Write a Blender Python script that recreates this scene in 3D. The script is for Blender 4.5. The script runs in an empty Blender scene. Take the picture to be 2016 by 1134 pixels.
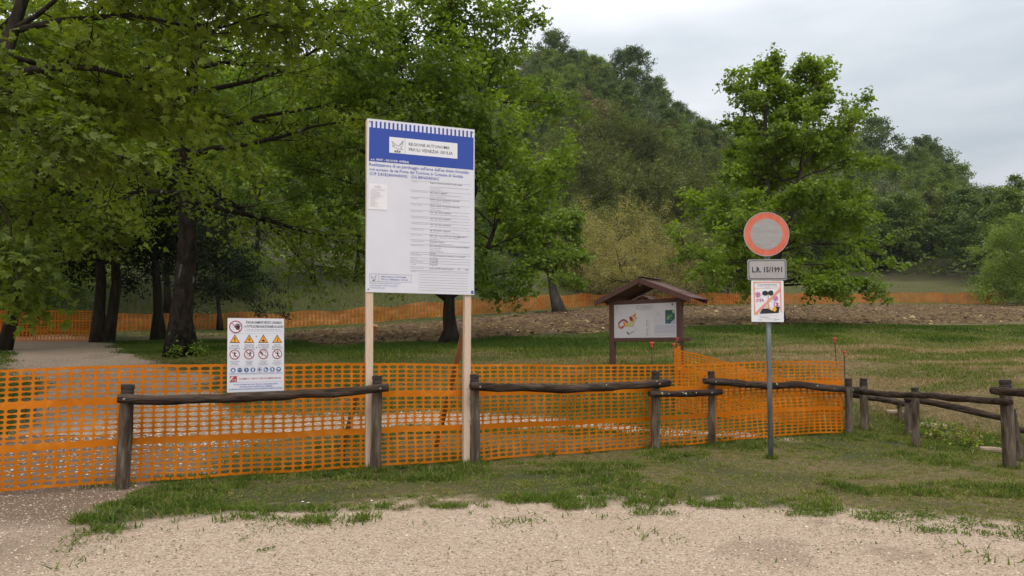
import bpy, math, random
import numpy as np
from mathutils import Matrix, Vector
SC = bpy.context.scene
COL = SC.collection
RS = np.random.RandomState
# ------------------------------------------------------------------ camera
FPX, CX, CY, HZ = 1440.0, 1008.0, 567.0, 690.0
PITCH = math.radians(3.0)
SHIFT = (HZ - CY) - FPX * math.tan(PITCH)
CAMZ = 1.46
cam = bpy.data.cameras.new('camera'); cam_o = bpy.data.objects.new('camera', cam); COL.objects.link(cam_o)
cam.sensor_width = 36.0; cam.lens = 36.0 * FPX / 2016.0
cam.shift_y = SHIFT / 2016.0
cam.clip_start = 0.1; cam.clip_end = 3000.0
cam_o.location = (0, 0, CAMZ); cam_o.rotation_euler = (math.pi / 2 + PITCH, 0, 0)
SC.camera = cam_o
# ------------------------------------------------------------------ sky and sun
SUN_EL, SUN_AZ = math.radians(58), math.radians(150)   # azimuth from +Y clockwise: behind the camera, to the right
world = bpy.data.worlds.new('World'); SC.world = world; world.use_nodes = True
wn = world.node_tree; wn.nodes.clear()
def N(tree, typ, **kw):
    n = tree.nodes.new(typ)
    for k, v in kw.items(): setattr(n, k, v)
    return n
w_out = N(wn, 'ShaderNodeOutputWorld'); w_bg = N(wn, 'ShaderNodeBackground'); w_bg.inputs[1].default_value = 0.1
w_sky = N(wn, 'ShaderNodeTexSky', sky_type='NISHITA'); w_sky.sun_disc = False
w_sky.sun_elevation = SUN_EL; w_sky.sun_rotation = SUN_AZ
w_tc = N(wn, 'ShaderNodeTexCoord')
w_map = N(wn, 'ShaderNodeMapping'); w_map.inputs['Scale'].default_value = (1.3, 1.3, 5.0); w_map.inputs['Rotation'].default_value = (0.0, 0.15, 0.4)
w_noi = N(wn, 'ShaderNodeTexNoise'); w_noi.inputs['Scale'].default_value = 1.25; w_noi.inputs['Detail'].default_value = 5; w_noi.inputs['Roughness'].default_value = 0.5
w_rmp = N(wn, 'ShaderNodeValToRGB')
w_rmp.color_ramp.elements[0].position = 0.30; w_rmp.color_ramp.elements[0].color = (0.42, 0.48, 0.525, 1)
w_rmp.color_ramp.elements[1].position = 0.64; w_rmp.color_ramp.elements[1].color = (0.80, 0.805, 0.84, 1)
w_sep = N(wn, 'ShaderNodeSeparateXYZ')
w_mr = N(wn, 'ShaderNodeMapRange'); w_mr.inputs['From Min'].default_value = 0.05; w_mr.inputs['From Max'].default_value = 1.0
w_mr.inputs['To Min'].default_value = 7.9; w_mr.inputs['To Max'].default_value = 25.0
w_mul = N(wn, 'ShaderNodeVectorMath', operation='SCALE')
w_mix = N(wn, 'ShaderNodeMixRGB'); w_mix.inputs[0].default_value = 0.94
L = wn.links.new
L(w_tc.outputs['Generated'], w_map.inputs[0]); L(w_map.outputs[0], w_noi.inputs['Vector'])
w_xm = N(wn, 'ShaderNodeMath', operation='MULTIPLY_ADD'); w_xm.inputs[1].default_value = -0.30; w_xm.inputs[2].default_value = 0.05
w_ad = N(wn, 'ShaderNodeMath', operation='ADD')
L(w_tc.outputs['Generated'], w_sep.inputs[0]); L(w_sep.outputs['X'], w_xm.inputs[0])
L(w_noi.outputs[0], w_ad.inputs[0]); L(w_xm.outputs[0], w_ad.inputs[1]); L(w_ad.outputs[0], w_rmp.inputs[0])
L(w_sep.outputs['Z'], w_mr.inputs['Value'])
L(w_rmp.outputs[0], w_mul.inputs[0]); L(w_mr.outputs[0], w_mul.inputs['Scale'])
L(w_sky.outputs[0], w_mix.inputs[1]); L(w_mul.outputs[0], w_mix.inputs[2]); L(w_mix.outputs[0], w_bg.inputs[0]); L(w_bg.outputs[0], w_out.inputs[0])
sun = bpy.data.lights.new('sun', 'SUN'); sun.energy = 1.5; sun.angle = math.radians(25); sun.color = (1.0, 0.96, 0.90)
sun_o = bpy.data.objects.new('sun', sun); COL.objects.link(sun_o)
_d = Vector((math.sin(SUN_AZ) * math.cos(SUN_EL), math.cos(SUN_AZ) * math.cos(SUN_EL), math.sin(SUN_EL)))
sun_o.rotation_euler = _d.to_track_quat('Z', 'Y').to_euler(); sun_o.location = (0, -20, 60)
SC.view_settings.view_transform = 'Standard'; SC.view_settings.look = 'None'
SC.view_settings.exposure = 0.06; SC.view_settings.gamma = 1.0
SC.render.engine = 'CYCLES'
SC.cycles.max_bounces = 7; SC.cycles.diffuse_bounces = 3; SC.cycles.transmission_bounces = 4; SC.cycles.glossy_bounces = 2
SC.cycles.use_denoising = True; SC.cycles.volume_bounces = 0
# ------------------------------------------------------------------ geometry of the view: pixel of the photograph at depth d -> place
def P(px, py, d):
    xc = (px - CX) / FPX; yc = (CY - py + SHIFT) / FPX
    Y = math.cos(PITCH) - yc * math.sin(PITCH); Z = math.sin(PITCH) + yc * math.cos(PITCH)
    k = d / Y
    return Vector((xc * k, d, CAMZ + Z * k))
def sstep(a, b, x):
    t = np.clip((x - a) / (b - a), 0, 1); return t * t * (3 - 2 * t)
# ------------------------------------------------------------------ value noise
_perm = RS(7).rand(256, 256)
def vnoise(x, y):
    x = np.asarray(x, float); y = np.asarray(y, float)
    xi = np.floor(x).astype(int); yi = np.floor(y).astype(int); fx = x - xi; fy = y - yi
    fx = fx * fx * (3 - 2 * fx); fy = fy * fy * (3 - 2 * fy)
    g = lambda a, b: _perm[a & 255, b & 255]
    return (g(xi, yi) * (1 - fx) + g(xi + 1, yi) * fx) * (1 - fy) + (g(xi, yi + 1) * (1 - fx) + g(xi + 1, yi + 1) * fx) * fy
def fbm(x, y, o=4):
    s = 0; a = 0.5; n = 0
    for i in range(o):
        s = s + a * vnoise(x * 2 ** i + 13.7 * i, y * 2 ** i + 5.1 * i); n += a; a *= 0.5
    return s / n
# ------------------------------------------------------------------ terrain height
U_NET = [-1.2, -.62, -.55, -.39, -.2, -.006, .19, .48, .592, .675, 1.2]
D_NET = [41, 41, 41, 46, 50, 55, 65, 75, 78, 72, 72]
PX_T = [-400, 0, 500, 900, 1020, 1080, 1180, 1250, 1330, 1400, 1500, 1700, 1850, 1900, 2016, 2500]
HT_T = [66, 74, 80, 84, 80, 84, 80, 79, 67, 60, 57, 54, 47, 36, 27, 15]
def height(x, y, fine=True):
    x = np.asarray(x, float); y = np.asarray(y, float)
    base = np.interp(y, [-60, 9.5, 11, 12.5, 14, 17, 21], [0, 0, .03, .14, .38, .92, 1.38])
    z27 = 1.7 + .6 * sstep(-9, 9, x); z21 = 1.38 - .12 * sstep(-6, -14, x) + .12 * sstep(2, 10, x)
    m = z21 + (z27 - z21) * np.clip((y - 21) / 6, 0, 1)
    slope = .058 + .024 * sstep(-16, -4, x)
    z = np.where(y < 21, base + (z21 - 1.38) * np.clip((y - 12) / 9, 0, 1), m + slope * np.clip(y - 27, 0, 400) )
    z = z - .42 * np.exp(-(((x - 8.6) / 2.0) ** 2 + ((y - 12.6) / 1.9) ** 2))
    u = x / np.maximum(y, 20.0); dn = np.interp(u, U_NET, D_NET)
    px = CX + FPX * u
    ht = np.interp(px, PX_T, HT_T)
    d0 = dn + 1.5; d1 = 235.0
    m1 = sstep(0, 8, y - d0) * np.clip(y - d0, 0, 22) * np.interp(u, [-.4, -.1, .1], [.27, .2, .13])      # grass slope behind the long net
    dh = d0 + np.interp(px, [0, 700, 1000, 1750, 1950, 2100], [32, 32, 26, 36, 12, 8])
    t = np.clip((y - dh) / (d1 - dh), 0, 1)
    s = (.55 * t + .45 * t * t * (3 - 2 * t))
    zflat = np.where(y > dh, 0, 0)
    zz = z + m1
    zend = ht
    hill = np.where(y > dh, (zend - 7.0) * s - slope * np.clip(y - dh, 0, 400) * s, 0)
    hill = hill - np.where(y > d1, .25 * (y - d1), 0)
    z = zz + np.where(y > 50, hill, 0)
    if fine:
        near = sstep(12, 3, np.abs(y - 8))
        z = z + .035 * (fbm(x * .8, y * .8, 3) - .5) + sstep(10, 16, y) * .10 * (fbm(x * .55 + 9, y * .55, 3) - .5) + sstep(60, 120, y) * 5 * (fbm(x * .03, y * .03, 3) - .5)
    return z
def gz(x, y): return float(height(np.array([x]), np.array([y]))[0])
def onground(px, d):
    x = (px - CX) / FPX * d; return Vector((x, d, gz(x, d)))
# masks -------------------------------------------------------------
def seg_dist(x, y, pts):
    best = np.full(np.shape(x), 1e9)
    for (x0, y0, w0), (x1, y1, w1) in zip(pts[:-1], pts[1:]):
        dx, dy = x1 - x0, y1 - y0; t = np.clip(((x - x0) * dx + (y - y0) * dy) / (dx * dx + dy * dy), 0, 1)
        d = np.hypot(x - x0 - t * dx, y - y0 - t * dy) - (w0 + t * (w1 - w0)); best = np.minimum(best, d)
    return best
PATH = [(-5.6, 7.0, 1.2), (-5.0, 9, 1.3), (-5.6, 11, 1.7), (-8.2, 15.5, 1.6), (-13.3, 22, 1.5), (-19, 30, 1.9), (-30, 42, 2)]
BRANCH = [(-6.5, 11.5, 1.4), (-4, 12.6, .9), (-1.2, 13.2, .5), (1.4, 12.6, .34), (4.2, 11.8, .22)]
YB = ([-40, -4.15, -3.9, -3.55, -3.3, -3.0, -2.6, -1.5, 0, 1.2, 2.0, 2.8, 3.75, 4.3, 5.2, 7, 12], [30, 30, 7.4, 6.1, 6.15, 6.45, 6.85, 7.1, 7.3, 7.2, 7.1, 6.95, 6.55, 6.1, 5.5, 4.9, 4])
def gravel_mask(x, y):
    n = fbm(x * 1.6, y * 1.6, 4) - .5; n2 = fbm(x * 6 + 40, y * 6, 3) - .5
    yard = np.where(y < 9.0, np.interp(x, *YB) - y + n * 1.0 + n2 * .85, -9)
    pth = -(seg_dist(x, y, PATH)) + n * 1.0 + n2 * .5
    br = -(seg_dist(x, y, BRANCH)) + n * .5 + n2 * .3
    s = np.maximum(np.maximum(yard, pth), br)
    return np.clip(s / .22 * .5 + .5, 0, 1), yard
U_N = [-.32, -.27, -.1, 0, .13, .35, .55, .8]; DN_ = [33, 26.5, 25.5, 26.2, 26.8, 28, 30.5, 33]
DF_ = [33.4, 39, 44, 49, 56, 65, 68, 64]
def field_mask(x, y):
    u = x / np.maximum(y, 5); n = (fbm(x * .5, y * .5, 3) - .5) * 1.6
    dn = np.interp(u, U_N, DN_); df = np.interp(u, U_N, DF_)
    s = np.minimum(y - dn, df - y) + n
    s = np.minimum(s, (u + .315) * 30 + n)
    return np.clip(s * 1.2 + .5, 0, 1)
# ------------------------------------------------------------------ mesh helpers
def mesh_np(name, V, polys, attrs=None, mats=None, midx=None, smooth=False, uvs=None):
    """polys: list of int arrays (n,k)"""
    me = bpy.data.meshes.new(name)
    V = np.ascontiguousarray(V, dtype=np.float32)
    me.vertices.add(len(V)); me.vertices.foreach_set('co', V.ravel())
    polys = [np.asarray(p, dtype=np.int32) for p in polys if len(p)]
    loops = np.concatenate([p.ravel() for p in polys]); cnt = np.concatenate([np.full(len(p), p.shape[1], np.int32) for p in polys])
    me.loops.add(len(loops)); me.loops.foreach_set('vertex_index', loops)
    me.polygons.add(len(cnt)); st = np.concatenate([[0], np.cumsum(cnt)[:-1]]).astype(np.int32)
    me.polygons.foreach_set('loop_start', st)
    if midx is not None: me.polygons.foreach_set('material_index', np.asarray(midx, np.int32))
    me.polygons.foreach_set('use_smooth', np.full(len(cnt), bool(smooth)))
    for k, a in (attrs or {}).items():
        at = me.attributes.new(k, 'FLOAT', 'POINT'); at.data.foreach_set('value', np.asarray(a, np.float32))
    for m in (mats or []): me.materials.append(m)
    me.update(calc_edges=True)
    return me
def link(name, me, parent=None, kind=None):
    o = bpy.data.objects.new(name, me); COL.objects.link(o)
    if parent is not None:
        o.parent = parent; o.matrix_parent_inverse = Matrix.Translation(-WL(parent))
    if kind: o['kind'] = kind
    return o
_wl = {}
def WL(o):  # world location of a root or (0 for parts built in world space)
    return Vector(_wl.get(o.name, (0, 0, 0)))
def tag(o, label, cat, group=None):
    o['label'] = label; o['category'] = cat
    if group: o['group'] = group
    return o
def root(name, label, cat, loc=(0, 0, 0), group=None):
    o = bpy.data.objects.new(name, None); COL.objects.link(o); o.empty_display_size = .2
    o.location = loc; _wl[o.name] = tuple(loc)
    return tag(o, label, cat, group)
class MB:
    def __init__(s): s.V = []; s.F = {}; s.n = 0; s.A = []
    def add(s, V, F, a=0.5):
        V = np.asarray(V, float); s.V.append(V); s.A.append(np.full(len(V), a))
        for f in F:
            f = np.asarray(f, int)
            if f.ndim == 1: f = f[None]
            s.F.setdefault(f.shape[1], []).append(f + s.n)
        s.n += len(V)
    def box(s, c, half, R=None, a=.5, taper=1.0, bev=0.0):
        c = np.array(c, float); h = np.array(half, float)
        v = np.array([[x, y, z] for z in (-1, 1) for y in (-1, 1) for x in (-1, 1)], float) * h
        v[4:, :2] *= taper
        if R is not None: v = v @ np.array(R).T
        s.add(v + c, [[0, 2, 3, 1], [4, 5, 7, 6], [0, 1, 5, 4], [2, 6, 7, 3], [0, 4, 6, 2], [1, 3, 7, 5]], a)
    def tube(s, pts, rad, sides=8, cap=True, a=.5, jit=0, rs=None):
        pts = np.asarray(pts, float); n = len(pts); rad = np.broadcast_to(np.asarray(rad, float), (n,))
        t = np.gradient(pts, axis=0); t /= np.linalg.norm(t, axis=1)[:, None] + 1e-9
        ref = np.array([0, 0, 1.0]) if abs(t[0, 2]) < .8 else np.array([1.0, 0, 0])
        b = np.cross(t, ref); b /= np.linalg.norm(b, axis=1)[:, None] + 1e-9; c = np.cross(t, b)
        an = np.arange(sides) / sides * 2 * np.pi
        rr = rad[:, None] * np.ones(sides)
        if jit: rr = rr * (1 + jit * (rs.rand(n, sides) - .5))
        V = pts[:, None] + rr[..., None] * (np.cos(an)[None, :, None] * b[:, None] + np.sin(an)[None, :, None] * c[:, None])
        i = np.arange(n - 1)[:, None] * sides; j = np.arange(sides)[None]; j2 = (j + 1) % sides
        q = np.stack([i + j, i + j2, i + sides + j2, i + sides + j], -1).reshape(-1, 4)
        F = [q]
        if cap: F += [np.arange(sides)[::-1][None], (np.arange(sides) + (n - 1) * sides)[None]]
        s.add(V.reshape(-1, 3), F, a)
    def mesh(s, name, mats, smooth=False):
        V = np.concatenate(s.V); A = np.concatenate(s.A)
        return mesh_np(name, V, [np.concatenate(f) for f in s.F.values()], {'tint': A}, mats if isinstance(mats, (list, tuple)) else [mats], smooth=smooth)
    def obj(s, name, mat, parent=None, smooth=False, kind=None):
        o = link(name, s.mesh(name, mat, smooth), parent, kind); return o
# ------------------------------------------------------------------ materials
def mat(name, col, rough=.8, bump=None, var=None, attr=None, trans=None, metal=0, spec=None, scale=1.0, stretch=None, coord='Object'):
    """col (rgb); var: (rgb2, noise scale, contrast) ; attr: (rgb_lo, rgb_hi) mixed by the per-piece 'tint'; bump: (scale, strength, distance)"""
    m = bpy.data.materials.new(name); m.use_nodes = True; nt = m.node_tree; b = nt.nodes['Principled BSDF']
    b.inputs['Roughness'].default_value = rough; b.inputs['Metallic'].default_value = metal
    if spec is not None: b.inputs['Specular IOR Level'].default_value = spec
    l = nt.links.new
    tc = N(nt, 'ShaderNodeTexCoord'); mp = N(nt, 'ShaderNodeMapping'); l(tc.outputs[coord], mp.inputs[0])
    if stretch: mp.inputs['Scale'].default_value = stretch
    c = N(nt, 'ShaderNodeRGB'); c.outputs[0].default_value = (*col, 1); out = c.outputs[0]
    if attr:
        at = N(nt, 'ShaderNodeAttribute', attribute_name='tint')
        r = N(nt, 'ShaderNodeValToRGB')
        els = attr; r.color_ramp.elements[0].color = (*els[0], 1); r.color_ramp.elements[1].color = (*els[-1], 1)
        for k in range(1, len(els) - 1):
            e = r.color_ramp.elements.new(k / (len(els) - 1)); e.color = (*els[k], 1)
        l(at.outputs['Fac'], r.inputs[0]); out = r.outputs[0]
    for v in ([var] if var and not isinstance(var, list) else (var or [])):
        nz = N(nt, 'ShaderNodeTexNoise'); nz.inputs['Scale'].default_value = v[1]; nz.inputs['Detail'].default_value = 5; nz.inputs['Roughness'].default_value = .6
        l(mp.outputs[0], nz.inputs['Vector'])
        mr = N(nt, 'ShaderNodeMapRange'); k = v[2]; o_ = v[3] if len(v) > 3 else 0.5
        mr.inputs['From Min'].default_value = o_ - .5 / k; mr.inputs['From Max'].default_value = o_ + .5 / k
        l(nz.outputs[0], mr.inputs['Value'])
        mx = N(nt, 'ShaderNodeMixRGB'); l(mr.outputs[0], mx.inputs[0]); l(out, mx.inputs[1]); mx.inputs[2].default_value = (*v[0], 1); out = mx.outputs[0]
    l(out, b.inputs['Base Color'])
    if bump:
        bs = bump if isinstance(bump, list) else [bump]; prev = None
        for (sc_, st_, di_) in bs:
            nz = N(nt, 'ShaderNodeTexNoise'); nz.inputs['Scale'].default_value = sc_; nz.inputs['Detail'].default_value = 6; l(mp.outputs[0], nz.inputs['Vector'])
            bp = N(nt, 'ShaderNodeBump'); bp.inputs['Strength'].default_value = st_; bp.inputs['Distance'].default_value = di_; l(nz.outputs[0], bp.inputs['Height'])
            if prev: l(prev, bp.inputs['Normal'])
            prev = bp.outputs[0]
        l(prev, b.inputs['Normal'])
    if trans:
        tr = N(nt, 'ShaderNodeBsdfTranslucent'); ms = N(nt, 'ShaderNodeMixShader'); ms.inputs[0].default_value = trans[0]
        mx = N(nt, 'ShaderNodeMixRGB', blend_type='MULTIPLY'); mx.inputs[0].default_value = 1; l(out, mx.inputs[1]); mx.inputs[2].default_value = (*trans[1], 1)
        l(mx.outputs[0], tr.inputs[0]); l(b.outputs[0], ms.inputs[1]); l(tr.outputs[0], ms.inputs[2])
        l(ms.outputs[0], nt.nodes['Material Output'].inputs[0])
    return m
# ------------------------------------------------------------------ the ground: one height field, cut into yard, paths, meadow, field, hill
def ground_mat():
    m = bpy.data.materials.new('ground'); m.use_nodes = True; nt = m.node_tree; b = nt.nodes['Principled BSDF']; l = nt.links.new
    b.inputs['Roughness'].default_value = .95; b.inputs['Specular IOR Level'].default_value = .15
    tc = N(nt, 'ShaderNodeTexCoord')
    def noise(s, d=6, r=.6):
        n = N(nt, 'ShaderNodeTexNoise'); n.inputs['Scale'].default_value = s; n.inputs['Detail'].default_value = d; n.inputs['Roughness'].default_value = r
        l(tc.outputs['Object'], n.inputs['Vector']); return n.outputs[0]
    def ramp(f, *els):
        r = N(nt, 'ShaderNodeValToRGB'); e = r.color_ramp.elements; e[0].position, e[1].position = els[0][0], els[-1][0]
        e[0].color = (*els[0][1], 1); e[1].color = (*els[-1][1], 1)
        for p, c in els[1:-1]: x = e.new(p); x.color = (*c, 1)
        l(f, r.inputs[0]); return r.outputs[0]
    def mix(f, a, c, mode='MIX'):
        n = N(nt, 'ShaderNodeMixRGB', blend_type=mode)
        if isinstance(f, float): n.inputs[0].default_value = f
        else: l(f, n.inputs[0])
        for i, v in ((1, a), (2, c)):
            if isinstance(v, tuple): n.inputs[i].default_value = (*v, 1)
            else: l(v, n.inputs[i])
        return n.outputs[0]
    def at(k): n = N(nt, 'ShaderNodeAttribute', attribute_name=k); return n.outputs['Fac']
    # gravel
    vo = N(nt, 'ShaderNodeTexVoronoi'); vo.inputs['Scale'].default_value = 88; l(tc.outputs['Object'], vo.inputs['Vector'])
    sepc = N(nt, 'ShaderNodeSeparateColor'); l(vo.outputs['Color'], sepc.inputs[0])
    vo2 = N(nt, 'ShaderNodeTexVoronoi'); vo2.inputs['Scale'].default_value = 26; l(tc.outputs['Object'], vo2.inputs['Vector'])
    sep2 = N(nt, 'ShaderNodeSeparateColor'); l(vo2.outputs['Color'], sep2.inputs[0])
    g = ramp(sepc.outputs[0], (0, (.22, .15, .10)), (.3, (.44, .325, .23)), (.75, (.56, .43, .315)), (1, (.70, .57, .45)))
    g = mix(ramp(sep2.outputs[1], (.80, (0, 0, 0)), (.88, (.35, .35, .35))), g, (.66, .52, .41))
    g = mix(ramp(noise(.9), (.35, (0, 0, 0)), (.7, (.55, .55, .55))), g, (.45, .325, .22))
    g = mix(at('dirt'), g, mix(noise(14), (.085, .055, .034), (.24, .17, .115)))
    # grass soil
    gr = ramp(noise(1.3), (.3, (.032, .046, .011)), (.55, (.058, .075, .018)), (.75, (.095, .085, .034)))
    gr = mix(ramp(noise(45, 4, .7), (.42, (0, 0, 0)), (.58, (.75, .75, .75))), gr, (.12, .105, .05)); gr = mix(ramp(noise(70, 3, .7), (.50, (0, 0, 0)), (.62, (.8, .8, .8))), gr, (.025, .022, .010))
    gr = mix(at('dry'), gr, ramp(noise(9), (.3, (.07, .065, .022)), (.55, (.17, .125, .06)), (.8, (.28, .20, .10))))
    # ploughed soil
    fs = N(nt, 'ShaderNodeMapping'); fs.inputs['Scale'].default_value = (1, 2.2, 2); l(tc.outputs['Object'], fs.inputs[0])
    nf = N(nt, 'ShaderNodeTexNoise'); nf.inputs['Scale'].default_value = 4.2; nf.inputs['Detail'].default_value = 7; nf.inputs['Roughness'].default_value = .68; l(fs.outputs[0], nf.inputs['Vector'])
    so = ramp(nf.outputs[0], (.32, (.022, .012, .007)), (.45, (.068, .036, .020)), (.56, (.135, .080, .045)), (.64, (.23, .155, .08)), (.74, (.34, .24, .12)))
    c = mix(at('gravel'), gr, g); c = mix(at('field'), c, so); c = mix(at('forest'), c, mix(noise(.8), (.03, .035, .012), (.07, .06, .03)))
    l(c, b.inputs['Base Color'])
    # relief
    inv = N(nt, 'ShaderNodeMath', operation='SUBTRACT'); inv.inputs[0].default_value = 1; l(vo.outputs['Distance'], inv.inputs[1])
    bp = N(nt, 'ShaderNodeBump'); bp.inputs['Strength'].default_value = .85; bp.inputs['Distance'].default_value = .012; l(inv.outputs[0], bp.inputs['Height'])
    bp2 = N(nt, 'ShaderNodeBump'); bp2.inputs['Strength'].default_value = .6; bp2.inputs['Distance'].default_value = .05; l(noise(9, 8, .7), bp2.inputs['Height']); l(bp.outputs[0], bp2.inputs['Normal'])
    l(bp2.outputs[0], b.inputs['Normal'])
    return m
M_GROUND = ground_mat()
def build_ground():
    def ax(segs):
        out = []
        for a, b_, st in segs: out.append(np.arange(a, b_, st))
        return np.concatenate(out + [np.array([segs[-1][1]])])
    def geo(a, b_, n): return np.geomspace(a, b_, n)
    xs = ax([(-8, 9, .10)]); r = geo(9.1, 420, 130); l_ = -geo(8.1, 420, 130)[::-1]; xs = np.concatenate([l_, xs, r])
    ys = np.concatenate([np.array([-60, -30, -12, -5, -1, 1, 2.5, 3.4]), np.arange(3.8, 12, .09), np.arange(12, 27, .2), np.arange(27, 50, .2), np.arange(50, 70, .3), geo(70.5, 420, 70)])
    X, Y = np.meshgrid(xs, ys); Z = height(X, Y)
    gm, yard = gravel_mask(X, Y); fm = field_mask(X, Y)
    # churned soil relief
    cl = fbm(X * 1.7, Y * 2.6, 4); Z = Z + fm * ((cl - .5) * .34 + .01)
    Z = Z - .015 * gm * (Y < 14)
    dirt = np.clip(1.15 * sstep(-2.7, -4.2, X) * sstep(5.0, 6.6, Y + .3 * X + 1.6 + (fbm(X, Y, 3) - .5) * 2) * .8, 0, 1) * (Y < 12)
    dirt = np.maximum(dirt, (fbm(X * 1.1 + 3, Y * 1.1, 4) > .66) * .35)
    dirt = np.maximum(dirt, .45 * (Y > 12) * (fbm(X * .8, Y * .8, 3)))
    dry = (1 - .8 * sstep(36, 44, Y)) * sstep(.45, .62, fbm(X * .35 + 20, Y * .35, 4) + .12 * sstep(2, 9, X) * (Y > 13) + .15 * sstep(13, 16, Y) * sstep(24.5, 22, Y) * sstep(-6, 1, X))
    u = X / np.maximum(Y, 20); px = CX + FPX * u
    dfo = np.interp(u, U_NET, D_NET) + np.interp(px, [0, 700, 1000, 1750, 1950, 2100], [32, 32, 24, 36, 14, 8])
    forest = sstep(-2, 4, Y - dfo)
    V = np.stack([X, Y, Z], -1).reshape(-1, 3); nx = len(xs); ny = len(ys)
    i, j = np.meshgrid(np.arange(ny - 1), np.arange(nx - 1), indexing='ij'); a = (i * nx + j).ravel()
    Q = np.stack([a, a + 1, a + nx + 1, a + nx], -1)
    cx = (X[:-1, :-1] + X[1:, 1:]).ravel() / 2; cy = (Y[:-1, :-1] + Y[1:, 1:]).ravel() / 2
    g4 = gm[:-1, :-1].ravel() > .5; f4 = fm[:-1, :-1].ravel() > .5; o4 = forest[:-1, :-1].ravel() > .5
    cls = np.zeros(len(Q), int)
    cls[g4] = 2; cls[g4 & (cy < 7.6)] = 1; cls[f4] = 3; cls[o4] = 4
    A = dict(gravel=gm.ravel(), field=fm.ravel(), dirt=dirt.ravel(), dry=dry.ravel(), forest=forest.ravel())
    for k, nm in enumerate(['grass_ground', 'gravel_yard', 'gravel_path', 'ploughed_field', 'wooded_hill']):
        q = Q[cls == k]; used, inv = np.unique(q.ravel(), return_inverse=True)
        me = mesh_np(nm, V[used], [inv.reshape(-1, 4)], {n_: v[used] for n_, v in A.items()}, [M_GROUND], smooth=True)
        link(nm, me, kind='structure')
build_ground()
# ------------------------------------------------------------------ vegetation on the ground
M_GRASS = mat('grass blades', (.1, .12, .03), .75, attr=[(.052, .098, .010), (.115, .165, .018), (.18, .21, .034), (.25, .20, .075), (.38, .28, .135)], trans=(.25, (1, 1, .7)), spec=.2)
def blades(name, x, y, h, w, tint, seed, lean=.5, kind='stuff'):
    rs = RS(seed); n = len(x); z = height(x, y) - .004
    a = rs.rand(n) * 6.283; wx = np.cos(a) * w; wy = np.sin(a) * w
    la = rs.rand(n) * 6.283; ll = lean * h * rs.rand(n) * 1.4
    V = np.empty((n, 3, 3))
    V[:, 0] = np.stack([x - wx, y - wy, z], -1); V[:, 1] = np.stack([x + wx, y + wy, z], -1)
    V[:, 2] = np.stack([x + np.cos(la) * ll, y + np.sin(la) * ll, z + h * (1 - .25 * ll / (h + 1e-6))], -1)
    me = mesh_np(name, V.reshape(-1, 3), [np.arange(n * 3).reshape(-1, 3)], {'tint': np.repeat(tint, 3)}, [M_GRASS])
    return link(name, me, kind=kind)
def scatter(n, x0, x1, y0, y1, seed):
    rs = RS(seed); return rs.rand(n) * (x1 - x0) + x0, rs.rand(n) * (y1 - y0) + y0, rs
LXv = lambda X: 7.55 + .437 * (X + 5.25)
POSTS = []
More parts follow.
